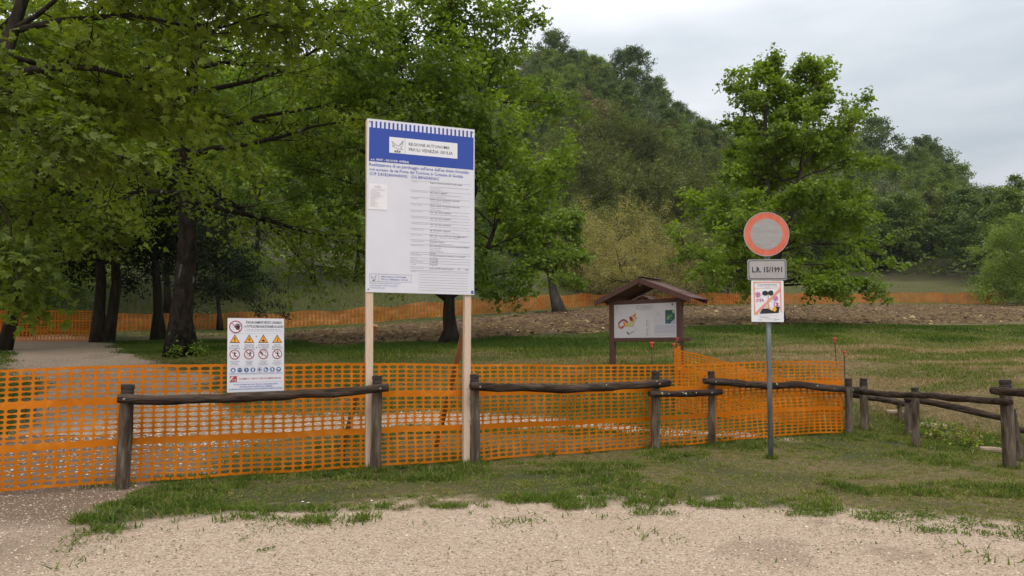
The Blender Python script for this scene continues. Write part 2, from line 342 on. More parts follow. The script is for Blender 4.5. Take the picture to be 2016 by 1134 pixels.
def grass_all():
    # verge in front of and under the net
    n = 1000000; x, y, rs = scatter(n, -7.5, 11, 4.9, 13, 3)
    gm, yard = gravel_mask(x, y)
    cl = fbm(x * 7, y * 7, 2) * .7 + .3 * fbm(x * 2.2, y * 2.2, 3); lush = sstep(.40, .62, fbm(x * .9 + 50, y * .9, 3) - .05 * sstep(1, 6, x))
    bare = sstep(.52, .66, fbm(x * 2.4 + 11, y * 3.4 + 7, 4)) * .8 + .35 * sstep(.5, .4, cl) + .55 * np.exp(-(((x - 4.0) / .8) ** 2 + ((y - 9.6) / .35) ** 2)) + .8 * np.exp(-(((x + 1.2) / .7) ** 2 + ((y - 8.75) / .22) ** 2))
    keep = (rs.rand(n) < .35 + 1.3 * sstep(.38, .60, fbm(x * 13, y * 13, 2))) & (rs.rand(n) > gm * 1.0) & (rs.rand(n) > np.minimum(bare, .82)) & (rs.rand(n) < np.where(y < LXv(x) + .3, 1, .35)) & (x < y * .75 + .5) & (x > -y * .75 - .5)
    # tufts that grow out of the gravel edge
    pat = fbm(x * 3.3 + 5, y * 3.3, 3); pr_ = np.exp(-np.clip(yard - .1, 0, 9) / .35) * sstep(.47, .60, pat) * .8 + sstep(.74, .80, pat) * (yard < 1.4) * .6
    tuft = (gm > .3) & (yard > -.6) & (rs.rand(n) < pr_) & (y < 8)
    keep |= tuft
    x, y, cl, lush, tf = x[keep], y[keep], cl[keep], lush[keep], tuft[keep]; m = len(x); r = rs.rand(m)
    h = (.016 + .060 * lush * cl * 1.6 + .03 * sstep(.6, .75, cl)) * (.6 + .8 * rs.rand(m)); h[tf] *= .8
    tint = np.clip(.45 - .30 * lush + .30 * (r - .5) + .55 * (fbm(x * 9 + 3, y * 9, 2) - .5) + .06 * sstep(-1, 5, x) + (r > .86) * .45, 0, 1); tint[tf] = np.clip(.22 + .3 * (r[tf] - .5), 0, 1)
    o = blades('grass_verge', x, y, h, .004 + .005 * rs.rand(m), tint, 4, 1.3); tag(o, 'short patchy green grass verge between the gravel and the orange net', 'grass')
    # the bank and lawn beyond the net
    n = 330000; rs = RS(9); y = 12 + 17 * rs.rand(n) ** 1.3; x = (rs.rand(n) * 1.56 - .78) * y
    gm, _ = gravel_mask(x, y); fm = field_mask(x, y); keep = (rs.rand(n) > gm) & (rs.rand(n) > fm)
    x, y = x[keep], y[keep]; m = len(x); r = rs.rand(m)
    lush = sstep(.38, .62, fbm(x * .5 + 70, y * .5, 4)); right = sstep(1, 8, x) * sstep(27, 23, y) * sstep(11, 14, y); mow = sstep(.4, .6, fbm(x * .5 + y * .5, y * 1.6 - x * .3 + 30, 4))
    strip = sstep(20.8, 22.5, y)
    tint = np.clip(.30 - .2 * lush + .25 * (r - .5) + .16 * mow * (1 - strip) + .26 * right * (.4 + 1.1 * mow) + .26 * sstep(-6, 1, x) * (1 - strip) * sstep(12.5, 15, y) * (.5 + mow) + (r > .86) * .35 * (1 - strip) - .12 * strip, 0, 1)
    h = (.03 + .04 * lush) * (.6 + .9 * rs.rand(m)) * (1 + .5 * (y > 20)) * (1 + 1.6 * np.exp(-(((x - 8.2) / 1.6) ** 2 + ((y - 12.6) / 1.0) ** 2)))
    w = .008 * (1 + (y - 12) / 12)
    o = blades('mown_grass', x, y, h, w, tint, 5, 1.0); tag(o, 'mown green and straw coloured grass on the bank and lawn beyond the net', 'grass')
    # tall meadow grass behind the long net
    n = 80000; rs = RS(19); y = 34 + 62 * rs.rand(n); u = rs.rand(n) * 1.56 - .78; x = u * y
    dn = np.interp(u, U_NET, D_NET); k = (y > dn + 1) & (y < dn + 36) | (y < dn - 1) & (field_mask(x, y) < .3)
    x, y = x[k], y[k]; m = len(x); r = rs.rand(m); u = x / y
    far = y > np.interp(u, U_NET, D_NET)
    h = np.where(far, np.interp(u, [-.3, 0, .2], [.45, .25, .13]), .06) * (.5 + rs.rand(m))
    tint = np.clip(.24 + .25 * (fbm(x * .15, y * .15, 3) - .3) + .25 * (r - .5) + .15 * sstep(0, .3, u), 0, 1)
    o = blades('meadow_grass', x, y, h, .03 * np.ones(m), tint, 6, .7); tag(o, 'long meadow grass on the slope behind the far orange net', 'grass')
grass_all()
# loose stones and clods ---------------------------------------------
M_STONE = mat('gravel stones', (.5, .4, .3), .9, attr=[(.17, .11, .075), (.38, .27, .185), (.52, .385, .275), (.70, .57, .45)], spec=.2)
OCT = np.array([[1, 0, 0], [-1, 0, 0], [0, 1, 0], [0, -1, 0], [0, 0, 1], [0, 0, -1]], float)
OCF = np.array([[0, 2, 4], [2, 1, 4], [1, 3, 4], [3, 0, 4], [2, 0, 5], [1, 2, 5], [3, 1, 5], [0, 3, 5]])
def lumps(name, x, y, z, s, tint, seed, mat_, flat=.6, top_only=True):
    rs = RS(seed); n = len(x); v = OCT[None] * (1 + .7 * (rs.rand(n, 6, 1) - .5)); v = v + .25 * (rs.rand(n, 6, 3) - .5)
    v[..., 2] *= flat; a = rs.rand(n) * 6.283; c, s_ = np.cos(a)[:, None], np.sin(a)[:, None]
    st = 1 + .5 * rs.rand(n)[:, None]
    X = v[..., 0] * st; Y = v[..., 1]
    V = np.stack([X * c - Y * s_, X * s_ + Y * c, v[..., 2]], -1) * s[:, None, None] + np.stack([x, y, z], -1)[:, None]
    F = (np.arange(n)[:, None, None] * 6 + OCF[None, :5 if top_only else 8]).reshape(-1, 3) if not top_only else (np.arange(n)[:, None, None] * 6 + OCF[None, :4]).reshape(-1, 3)
    me = mesh_np(name, V.reshape(-1, 3), [F], {'tint': np.repeat(tint, 6)}, [mat_]); return link(name, me, kind='stuff')
def stones():
    n = 55000; rs = RS(21); d = 4.2 + 4.0 * rs.rand(n) ** 1.4; x = (rs.rand(n) * 1.5 - .75) * d; y = d
    gm, yard = gravel_mask(x, y); k = gm > .55; x, y = x[k], y[k]; m = len(x)
    s = .003 + .007 * rs.rand(m) ** 3; big = rs.rand(m) > .9985; s[big] = .016
    z = height(x, y) - .015 + s * .15
    o = lumps('loose_gravel', x, y, z, s, rs.rand(m), 22, M_STONE); tag(o, 'pale pinkish gravel stones lying on the yard in front', 'gravel')
    n = 26000; d = 8.5 + 14 * rs.rand(n); b = rs.rand(n) > .5; x = np.where(b, -13 + 10 * rs.rand(n), -7 + 12 * rs.rand(n)); d = np.where(b, d, 11 + 3.5 * rs.rand(n))
    gm, _ = gravel_mask(x, d); k = (gm > .5) & (x < d) & (x > -d); x, y = x[k], d[k]; m = len(x); s = .008 + .012 * rs.rand(m) ** 2
    o = lumps('path_gravel', x, y, height(x, y) + s * .1, s, np.clip(rs.rand(m) + .2, 0, 1), 23, M_STONE); tag(o, 'pale gravel on the footpath behind the orange net', 'gravel')
stones()
M_CLOD = mat('soil clods', (.1, .07, .05), .95, attr=[(.040, .022, .013), (.095, .056, .033), (.16, .10, .06), (.32, .24, .12), (.46, .35, .18)], spec=.1)
def clods():
    rs = RS(31); n = 30000; y = 25 + 42 * rs.rand(n) ** 1.6; x = (rs.rand(n) * 1.16 - .36) * y; k = field_mask(x, y) > .6; x, y = x[k], y[k]; m = len(x)
    cl = fbm(x * 1.7, y * 2.6, 4); z = height(x, y) + (cl - .5) * .34; s = .03 + .10 * rs.rand(m) ** 2.5
    tint = np.clip(rs.rand(m) * .62 + (rs.rand(m) > .88) * .4, 0, 1)
    o = lumps('soil_clods', x, y, z, s, tint, 32, M_CLOD, .75); tag(o, 'brown earth clods turned up in the ploughed field', 'soil')
    # turned sods of dead grass: short straw blades
    n = 45000; y = 25 + 42 * rs.rand(n) ** 1.6; x = (rs.rand(n) * 1.16 - .36) * y; k = (field_mask(x, y) > .5) & (fbm(x * 1.2, y * 2.4 + 8, 3) > .5); x, y = x[k], y[k]; m = len(x)
    cl = fbm(x * 1.7, y * 2.6, 4); z = height(x, y) + (cl - .5) * .34 + .04
    a = rs.rand(m) * 6.28; L = .07 + .11 * rs.rand(m); dx, dy = np.cos(a) * L, np.sin(a) * L * .6; dz = (rs.rand(m) - .3) * .10; w = .016 + .014 * rs.rand(m)
    V = np.stack([np.stack([x - dx, y - dy, z], -1), np.stack([x + dx, y + dy, z + dz], -1), np.stack([x + dx, y + dy, z + dz + w], -1), np.stack([x - dx, y - dy, z + w], -1)], 1)
    me = mesh_np('straw', V.reshape(-1, 3), [np.arange(m * 4).reshape(-1, 4)], {'tint': np.repeat(np.clip(.72 + .35 * (rs.rand(m) - .5), 0, 1), 4)}, [M_CLOD])
    o = link('straw_litter', me, kind='stuff'); tag(o, 'dead straw coloured grass turned over with the field soil', 'straw')
clods()
# ------------------------------------------------------------------ trees
M_BARK = mat('dark bark', (.030, .023, .017), .95, bump=[(9, 1, .05), (40, .8, .015)], var=[((.075, .062, .047), 6, 3, .58)], stretch=(1, 1, .22), spec=.1)
M_BARKL = mat('lichened bark', (.045, .035, .026), .95, bump=[(10, 1, .06), (40, .8, .015)], var=[((.016, .012, .009), 8, 4), ((.20, .21, .16), 2.4, 14, .65)], stretch=(1, 1, .5), spec=.1)
M_BARKG = mat('grey brown bark', (.085, .07, .055), .95, bump=[(12, .8, .03)], var=[((.05, .04, .03), 6, 2)], stretch=(1, 1, .3), spec=.1)
M_BARKP = mat('pale grey bark', (.16, .14, .11), .95, bump=[(12, .8, .03)], var=[((.07, .06, .045), 4, 3)], stretch=(1, 1, .3), spec=.1)
def leafmat(name, cols, t=.38, sp=.5): return mat(name, cols[0], .6, attr=cols, trans=(t, (1.6, 1.75, .5)), spec=sp)
M_LEAF_DARK = leafmat('maple leaves', [(.060, .090, .008), (.14, .185, .013), (.30, .36, .035)])
M_LEAF_MID = leafmat('fresh maple leaves', [(.055, .095, .009), (.135, .20, .016), (.27, .36, .038)])
M_LEAF_BRIGHT = leafmat('bright maple leaves', [(.085, .135, .009), (.155, .22, .016), (.25, .33, .032)])
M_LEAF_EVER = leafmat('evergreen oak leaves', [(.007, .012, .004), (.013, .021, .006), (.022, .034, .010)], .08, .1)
TPL = {  # leaf outlines: x across, y along the leaf, z fold ; faces
 'maple': (np.array([[0, 0, 0], [.28, -.02, .05], [.62, .28, -.05], [.36, .42, .06], [.40, .80, -.04], [.14, .66, .04], [0, 1.08, -.10], [-.14, .66, .04], [-.40, .80, -.04], [-.36, .42, .06], [-.62, .28, -.05], [-.28, -.02, .05]]), [[0, 1, 2, 3], [0, 3, 4, 5], [0, 5, 6, 7], [0, 7, 8, 9], [0, 9, 10, 11]]),
 'lobed': (np.array([[0, 0, 0], [.5, .2, -.06], [.30, .55, .05], [0, 1, -.10], [-.30, .55, .05], [-.5, .2, -.06]]), [[0, 1, 2, 3], [0, 3, 4, 5]]),
 'oval': (np.array([[0, 0, 0], [.3, .5, .06], [0, 1, -.06], [-.3, .5, .06]]), [[0, 1, 2], [0, 2, 3]]),
 'clump': (np.array([[-.5, 0, 0], [.1, -.3, .1], [.6, .2, 0], [.1, .7, .12]]), [[0, 1, 2, 3]]),
}
def leaves_mesh(name, C, out, size, tint, seed, tpl, mat_, up=1.0, rnd=.8, droop=.2):
    rs = RS(seed); n = len(C); T, F = TPL[tpl]
    nrm = np.array([0, 0, up]) + rnd * rs.randn(n, 3) + .35 * out; nrm /= np.linalg.norm(nrm, axis=1)[:, None]
    d = out * .8 + .7 * rs.randn(n, 3); d[:, 2] -= droop; d -= nrm * (d * nrm).sum(1)[:, None]; d /= np.linalg.norm(d, axis=1)[:, None] + 1e-9
    s = np.cross(d, nrm); sz = size * (.65 + .7 * rs.rand(n))
    V = C[:, None] + sz[:, None, None] * (T[None, :, 0:1] * s[:, None] + T[None, :, 1:2] * d[:, None] + T[None, :, 2:3] * nrm[:, None])
    k = len(T); base = np.arange(n)[:, None] * k; by = {}
    for f in F: by.setdefault(len(f), []).append(base + np.array([f]))
    return mesh_np(name, V.reshape(-1, 3), [np.concatenate(v) for v in by.values()], {'tint': np.repeat(tint, k)}, [mat_])
def norm(v): return v / (np.linalg.norm(v) + 1e-9)
def grow(rs, p, d, Ln, n, wob, up):
    pts = [np.array(p, float)]; d = norm(np.array(d, float)); st = Ln / n
    for i in range(n):
        d = norm(d + wob * rs.randn(3) + np.array([0, 0, up])); pts.append(pts[-1] + d * st)
    return np.array(pts)
def at_t(pts, t):
    f = t * (len(pts) - 1); i = min(int(f), len(pts) - 2); k = f - i
    return pts[i] * (1 - k) + pts[i + 1] * k, norm(pts[i + 1] - pts[i])
def side_dir(rs, d, ang, flat=.4):
    a = np.cross(d, [0, 0, 1.0]); a = norm(a) if np.linalg.norm(a) > .05 else np.array([1.0, 0, 0]); b = np.cross(a, d)
    r = (1 if rs.rand() < .5 else -1) * a + flat * 2 * rs.randn() * b; return norm(d * math.cos(ang) + norm(r) * math.sin(ang))
def make_tree(seed, stems, n1, R, prof, elev=(-5, 60), n2=9, n3=6, lpt=12, leaf=.14, tpl='lobed', tstart=.2, tube_lvl=3, twig=.55, curve=-.02, limbs=(), jitter=.16, sec=.45, sec_lo=.2, spread=None, scale_leaf_clump=1.0):
    """stems: list of (points, r0, r1). returns MB bark, leaf centres, leaf outward"""
    rs = RS(seed); mb = MB(); C = []; O = []
    prim = []
    for si, (pts, r0, r1) in enumerate(stems):
        pts = np.array(pts, float); ts = np.linspace(0, 1, len(pts)); rad = r0 + (r1 - r0) * ts ** .8
        if si == 0: rad = rad * (1 + .55 * np.exp(-ts * 26)); 
        mb.tube(pts, rad, 12 if r0 > .1 else 7, jit=.10, rs=rs)
        m = max(2, int(n1 * len(pts) * 0 + n1 / len(stems)))
        for i in range(m):
            t = tstart + (1 - tstart) * (i + .2 + .6 * rs.rand()) / m
            if si > 0 and t < tstart + .1: t = tstart + .1 + .2 * rs.rand()
            p, d = at_t(pts, min(t, .995)); az = i * 2.39996 + si * 1.3 + .5 * rs.rand(); hh = (t - tstart) / (1 - tstart)
            el = math.radians(elev[0] + (elev[1] - elev[0]) * hh + 8 * rs.randn())
            dr = np.array([math.cos(az) * math.cos(el), math.sin(az) * math.cos(el), math.sin(el)])
            Ln = R * prof(hh) * (.8 + .4 * rs.rand())
            if spread: Ln *= spread(dr)
            if Ln < .2: continue
            pr = grow(rs, p, dr, Ln, 6, .12, curve); r_ = max(.012, min(.42 * (r0 + (r1 - r0) * t), .018 * Ln + .01))
            mb.tube(pr, np.linspace(r_, .008, len(pr)), 6, cap=False); prim.append((pr, Ln))
    for (pts, r0) in limbs:
        pts = np.array(pts, float); mb.tube(pts, np.linspace(r0, .012, len(pts)), 8, cap=False, jit=.12, rs=rs)
        prim.append((pts, float(np.linalg.norm(np.diff(pts, axis=0), axis=1).sum())))
    for pr, Ln in prim:
        k2 = max(3, int(n2 * min(1.6, Ln / R + .35)))
        for j in range(k2 + 1):
            tt = sec_lo + (1 - sec_lo) * (j + rs.rand() * .8) / k2; p, d = at_t(pr, min(tt, .99))
            if j == k2: p, d = pr[-1], norm(pr[-1] - pr[-2]); dr = d
            else: dr = side_dir(rs, d, math.radians(40 + 20 * rs.rand()))
            L2 = Ln * sec * (1 - .45 * tt) * (.7 + .5 * rs.rand()); L2 = max(L2, .35)
            s2 = grow(rs, p, dr, L2, 4, .16, curve)
            if tube_lvl >= 2: mb.tube(s2, np.linspace(min(.018, .012 * L2 + .004), .004, 5), 4, cap=False)
            for q in range(n3 + 1):
                t3 = .15 + .85 * (q + rs.rand() * .9) / (n3 + 1); p3, d3 = at_t(s2, min(t3, .99)); dr3 = side_dir(rs, d3, math.radians(35 + 25 * rs.rand()), .5) if q < n3 else d3
                L3 = twig * (.6 + .7 * rs.rand()); e3 = p3 + dr3 * L3
                if tube_lvl >= 3: mb.tube(np.array([p3, (p3 + e3) / 2 + .03 * rs.randn(3), e3]), np.array([.006, .005, .003]), 3, cap=False)
                m = max(2, int(lpt * (.6 + .8 * rs.rand()))); tq = (.25 + .8 * rs.rand(m))[:, None]
                C.append(p3 + dr3 * L3 * tq + jitter * rs.randn(m, 3) * np.array([1, 1, .6])); O.append(np.repeat(dr3[None], m, 0))
    C = np.concatenate(C); O = np.concatenate(O)
    return mb, C, O
def stem(rs, p, q, n=8, wob=.15):
    p = np.array(p, float); q = np.array(q, float); t = np.linspace(0, 1, n)[:, None]; w = np.cumsum(rs.randn(n, 3), 0) * wob / n ** .5; w -= w[0]; w[:, 2] = 0
    w -= t * w[-1] * .5
    return p + (q - p) * t + w
def place_tree(name, label, loc, res, leafm, barkm, size, seed, tpl, group=None, up=1.0, rnd=.8, droop=.2, crown='crown'):
    mb, C, O = res; r = root(name, label, 'tree', loc, group)
    mb.obj('trunk', barkm, r, smooth=True)
    tint = np.clip(fbm(C[:, 0] * .9 + C[:, 2] * .6, C[:, 1] * .9 + C[:, 2] * .4, 3) * 1.1 - .05 + .3 * (RS(seed).rand(len(C)) - .5), 0, 1)
    link(crown, leaves_mesh(crown, C, O, size, tint, seed, tpl, leafm, up, rnd, droop), r)
    return r
NLEAF = 0
def trees_near():
    bell = lambda h: (1 - h ** 2.2) * .85 + .15
    # --- big maple on the left lawn
    b = onground(358, 21); b.z -= .1; rs = RS(1)
    st = stem(rs, b, b + Vector((-.1, .3, 15)), 14, .25)
    res = make_tree(11, [(st, .34, .05)], 42, 6.0, lambda h: (.92 + .25 * math.sin(h * 3)) * (1 - h ** 3) + .1, (4, 58), 12, 8, 9, .15, tstart=.30, twig=.5, curve=-.02, jitter=.13, tube_lvl=2)
    place_tree('maple_tree', 'large dark maple on the left lawn, its thick flared trunk spotted with lichen', b, res, M_LEAF_DARK, M_BARKL, .125, 1, 'lobed', droop=.5)
    # suckers at its foot
    rs2 = RS(5); k = 160; C = np.array(b) + np.concatenate([rs2.randn(k // 2, 3) * [.12, .1, .12] + [.62, -.45, .28], rs2.randn(k // 2, 3) * [.12, .1, .1] + [.05, -.62, .22]])
    r = root('sucker_shoots', 'fresh green shoots sprouting at the foot of the lichen spotted maple', 'shoots', (b.x, b.y - .5, b.z))
    link('shoot_leaves', leaves_mesh('shoot_leaves', C, rs2.randn(k, 3) * .3, .09, rs2.rand(k), 6, 'lobed', M_LEAF_MID), r)
    # --- near tree, its trunk beyond the left edge, long limb crossing the top left corner
    b = Vector((-9.6, 12.0, gz(-9.6, 12) - .1))
    st = [b, b + Vector((.1, .1, 2.2)), P(-60, 260, 12.3), P(8, 110, 12.6), P(48, -10, 12.9), P(120, -260, 13.2)]
    limbs = [([P(-20, 175, 12.4), P(40, 142, 12.2), P(120, 130, 11.9), P(190, 135, 12.0), P(242, 150, 12.4), P(330, 182, 12.8), P(420, 240, 13.2)], .085),
             ([P(-40, 240, 12.3), P(40, 260, 11.6), P(120, 250, 11.2), P(220, 300, 11.2)], .05),
             ([P(30, 60, 12.8), P(120, 40, 12.2), P(260, 30, 12.2), P(420, 60, 12.4), P(540, 20, 12.6)], .06),
             ([P(70, -60, 13), P(200, -90, 12), P(380, -60, 11.8), P(460, -50, 11.9), P(540, -30, 12.0)], .06),
             ([P(120, -200, 13.2), P(300, -230, 12.5), P(470, -160, 12.5), P(560, -120, 12.8)], .06),
             ([P(-60, 300, 12.3), P(-20, 370, 11.7), P(20, 440, 11.5), P(30, 560, 11.6)], .03)]
    res = make_tree(12, [(st, .24, .06)], 12, 3.6, lambda h: .9, (0, 50), 9, 8, 10, .15, tstart=.42, twig=.42, limbs=[(np.array(a), r_) for a, r_ in limbs], sec=.34, jitter=.12, curve=-.03, tube_lvl=3)
    place_tree('overhanging_maple_tree', 'near maple at the upper left corner, its long dark limb reaching across', b, res, M_LEAF_DARK, M_BARK, .125, 2, 'maple', droop=.55)
    # --- dark evergreen oaks behind
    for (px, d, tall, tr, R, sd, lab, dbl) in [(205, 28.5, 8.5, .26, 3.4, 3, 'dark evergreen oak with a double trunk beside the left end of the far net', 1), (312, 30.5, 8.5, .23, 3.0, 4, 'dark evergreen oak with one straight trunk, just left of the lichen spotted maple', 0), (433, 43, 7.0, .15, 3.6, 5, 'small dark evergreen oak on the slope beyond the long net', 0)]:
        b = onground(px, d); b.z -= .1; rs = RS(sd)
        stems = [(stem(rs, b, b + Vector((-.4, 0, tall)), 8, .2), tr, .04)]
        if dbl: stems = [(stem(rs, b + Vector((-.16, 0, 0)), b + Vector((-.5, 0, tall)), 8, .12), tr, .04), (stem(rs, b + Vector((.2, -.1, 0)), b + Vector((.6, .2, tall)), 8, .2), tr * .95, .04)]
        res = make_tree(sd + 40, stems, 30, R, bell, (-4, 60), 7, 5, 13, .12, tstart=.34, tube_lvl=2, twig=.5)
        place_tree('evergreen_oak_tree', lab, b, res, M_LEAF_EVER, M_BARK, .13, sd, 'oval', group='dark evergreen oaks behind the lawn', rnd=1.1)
    # --- leaning dark trees at the left edge
    for (p0, p1, d, h, sd, lab) in [((8, 640), (62, 420), 24, 9, 6, 'slender dark tree leaning right at the left edge, behind the path net'), ((52, 640), (48, 430), 33, 11, 7, 'straight dark trunked tree at the left, farther back than the leaning one'), ((-120, 650), (-90, 400), 26, 11, 8, 'leafy tree at the far left edge behind the leaning tree')]:
        b = onground(p0[0], d); b.z -= .1; t1 = P(*p1, d); t2 = np.array(t1) + (np.array(t1) - np.array(b)) * .55; t2[2] = b.z + h; rs = RS(sd)
        res = make_tree(sd + 60, [([b, (b + t1) / 2 + Vector((.12, 0, 0)), t1, Vector(t2)], .17, .04)], 22, 3.4, bell, (0, 55), 7, 5, 9, .15, tstart=.42, tube_lvl=2)
        place_tree('woodland_tree', lab, b, res, M_LEAF_DARK, M_BARK, .16, sd, 'lobed', group='dark trees at the left edge')
    # --- middle maple behind the big board, forked low
    b = onground(884, 25); b.z -= .1; rs = RS(9)
    fork = P(884, 590, 25)
    def tip(px, py, d): return P(px, py, d)
    tr = [b, b + (fork - b) * .35 + Vector((.05, 0, 0)), b + (fork - b) * .7, fork, P(886, 520, 25.1), P(880, 400, 25.2), P(862, 250, 25.2), P(868, 90, 25), P(872, -50, 25)]
    s2 = [fork, P(910, 540, 24.8), P(955, 500, 24.4), P(985, 420, 24.2), P(1000, 330, 24.2)]
    s3 = [fork, P(840, 560, 25), P(790, 500, 25.4), P(748, 380, 25.6), P(740, 230, 25.6), P(735, 120, 25.8)]
    s4 = [P(884, 480, 25.1), P(935, 380, 25.6), P(950, 260, 26), P(940, 120, 26), P(930, 30, 26)]
    s5 = [P(880, 420, 25.2), P(820, 300, 24.6), P(800, 180, 24.4), P(770, 60, 24.4)]
    low = [(np.array([fork, P(930, 560, 24.6), P(975, 542, 24.2), P(1030, 530, 24), P(1090, 505, 24.2)]), .06), (np.array([fork, P(850, 565, 24.4), P(800, 530, 24.2), P(740, 490, 24.2), P(690, 450, 24.4)]), .06)]
    res = make_tree(14, [(tr, .30, .04), (s2, .14, .03), (s3, .15, .03), (s4, .11, .02), (s5, .11, .02)], 60, 2.75, lambda h: .55 + .6 * math.sin(min(1, h + .15) * 2.6), (0, 48), 9, 7, 8, .14, tstart=.42, limbs=low, twig=.42, jitter=.10, tube_lvl=2, curve=.0, sec=.42)
    place_tree('forked_maple_tree', 'green maple forking low behind the tall construction board', b, res, M_LEAF_MID, M_BARK, .13, 9, 'lobed')
    # --- leaning tree before the long net
    b = onground(1103, 50); b.z -= .1; rs = RS(10)
    tr = [b, P(1088, 570, 50), P(1082, 530, 50), P(1078, 470, 50.3), P(1075, 400, 50.5), P(1065, 335, 50.5)]
    res = make_tree(15, [(tr, .36, .05), ([P(1085, 548, 50), P(1110, 500, 50), P(1120, 440, 49.6)], .18, .04), ([P(1082, 540, 50), P(1040, 490, 50), P(1015, 420, 49.8)], .16, .04)], 30, 2.2, lambda h: 1 - .5 * h, (-12, 50), 7, 6, 10, .2, tstart=.3, tube_lvl=2, twig=.5)
    place_tree('leaning_maple_tree', 'maple with a short leaning trunk in front of the far orange net', b, res, M_LEAF_MID, M_BARKP, .19, 10, 'lobed')
    # --- right maple with two tops
    b = onground(1532, 29.5); b.z -= .1; rs = RS(13)
    tr = [b, P(1530, 600, 29.5), P(1524, 520, 29.5), P(1512, 400, 29.4), P(1505, 285, 29.4), P(1508, 200, 29.4), P(1516, 152, 29.4)]
    s2 = [P(1524, 530, 29.5), P(1555, 430, 29.7), P(1578, 330, 29.8), P(1585, 240, 29.8), P(1588, 152, 29.8)]
    low = [(np.array([P(1526, 540, 29.5), P(1490, 520, 28.4), P(1440, 515, 27.6), P(1400, 535, 27.4)]), .05), (np.array([P(1526, 550, 29.5), P(1570, 520, 28.6), P(1620, 520, 27.8), P(1670, 545, 27.6)]), .05), (np.array([P(1520, 500, 29.5), P(1500, 470, 28.2), P(1470, 450, 27.2), P(1450, 455, 26.8)]), .04), (np.array([P(1522, 500, 29.5), P(1590, 460, 28.4), P(1650, 430, 28), P(1690, 420, 28)]), .04), (np.array([P(1526, 560, 29.5), P(1470, 535, 29), P(1400, 520, 28.6), P(1345, 480, 28.6)]), .06), (np.array([P(1526, 560, 29.5), P(1600, 540, 29), P(1660, 545, 28.4), P(1715, 560, 28)]), .06),
           (np.array([P(1520, 500, 29.5), P(1600, 480, 29.6), P(1660, 480, 29.6), P(1725, 500, 29.4)]), .05), (np.array([P(1518, 470, 29.5), P(1460, 440, 29), P(1410, 400, 29), P(1375, 395, 29)]), .05),
           (np.array([P(1578, 330, 29.8), P(1625, 280, 29.6), P(1665, 235, 29.6), P(1690, 215, 29.6)]), .04), (np.array([P(1505, 270, 29.4), P(1480, 220, 29.4), P(1462, 180, 29.4), P(1452, 160, 29.4)]), .035), (np.array([P(1585, 200, 29.8), P(1610, 180, 29.8), P(1625, 145, 29.8)]), .03)]
    res = make_tree(16, [(tr, .26, .03), (s2, .14, .03)], 58, 3.6, lambda h: max(.17, 1.06 - 1.08 * min(1, h * 1.08)), (-4, 55), 9, 7, 11, .15, tstart=.24, limbs=low, twig=.38, jitter=.09, tube_lvl=2, curve=.0, sec=.40)
    place_tree('two_topped_maple_tree', 'bright green maple with two tops behind the round road sign', b, res, M_LEAF_BRIGHT, M_BARKG, .13, 13, 'lobed')
    # --- lighter trees between the big maple and the forked one
    for (px, d, h, R, sd, lab) in [(615, 64, 19, 5.6, 21, 'light green leafy tree beyond the lawn, left of the construction board'), (505, 60, 18, 5.6, 22, 'light green tree partly hidden by the right side of the lichen spotted maple'), (700, 68, 21, 5.6, 23, 'tall loose crowned tree directly behind the left edge of the construction board'),
                                    (150, 46, 19, 5.5, 24, 'tall green tree behind the double trunked oak'), (330, 50, 21, 6, 25, 'tall green tree high behind the single trunked oak'), (10, 50, 23, 6.5, 26, 'tallest broadleaf tree, far behind the upper left corner of the lawn'), (-170, 44, 19, 6, 27, 'tall broadleaf tree beyond the left edge of the path')]:
        b = onground(px, d); b.z -= .1; rs = RS(sd)
        res = make_tree(sd + 80, [(stem(rs, b, b + Vector((0, 0, h)), 9, .5), .2, .04)], 34, R, lambda t: (.75 + .3 * math.sin(t * 3.1)) * (1 - t ** 3) + .1, (2, 60), 7, 6, 6, .2, tstart=.30, tube_lvl=2, twig=.7)
        place_tree('broadleaf_tree', lab, b, res, M_LEAF_BRIGHT if sd in (21, 22) else M_LEAF_MID, M_BARK, .31, sd, 'lobed', group='broadleaf trees beyond the lawn')
trees_near()
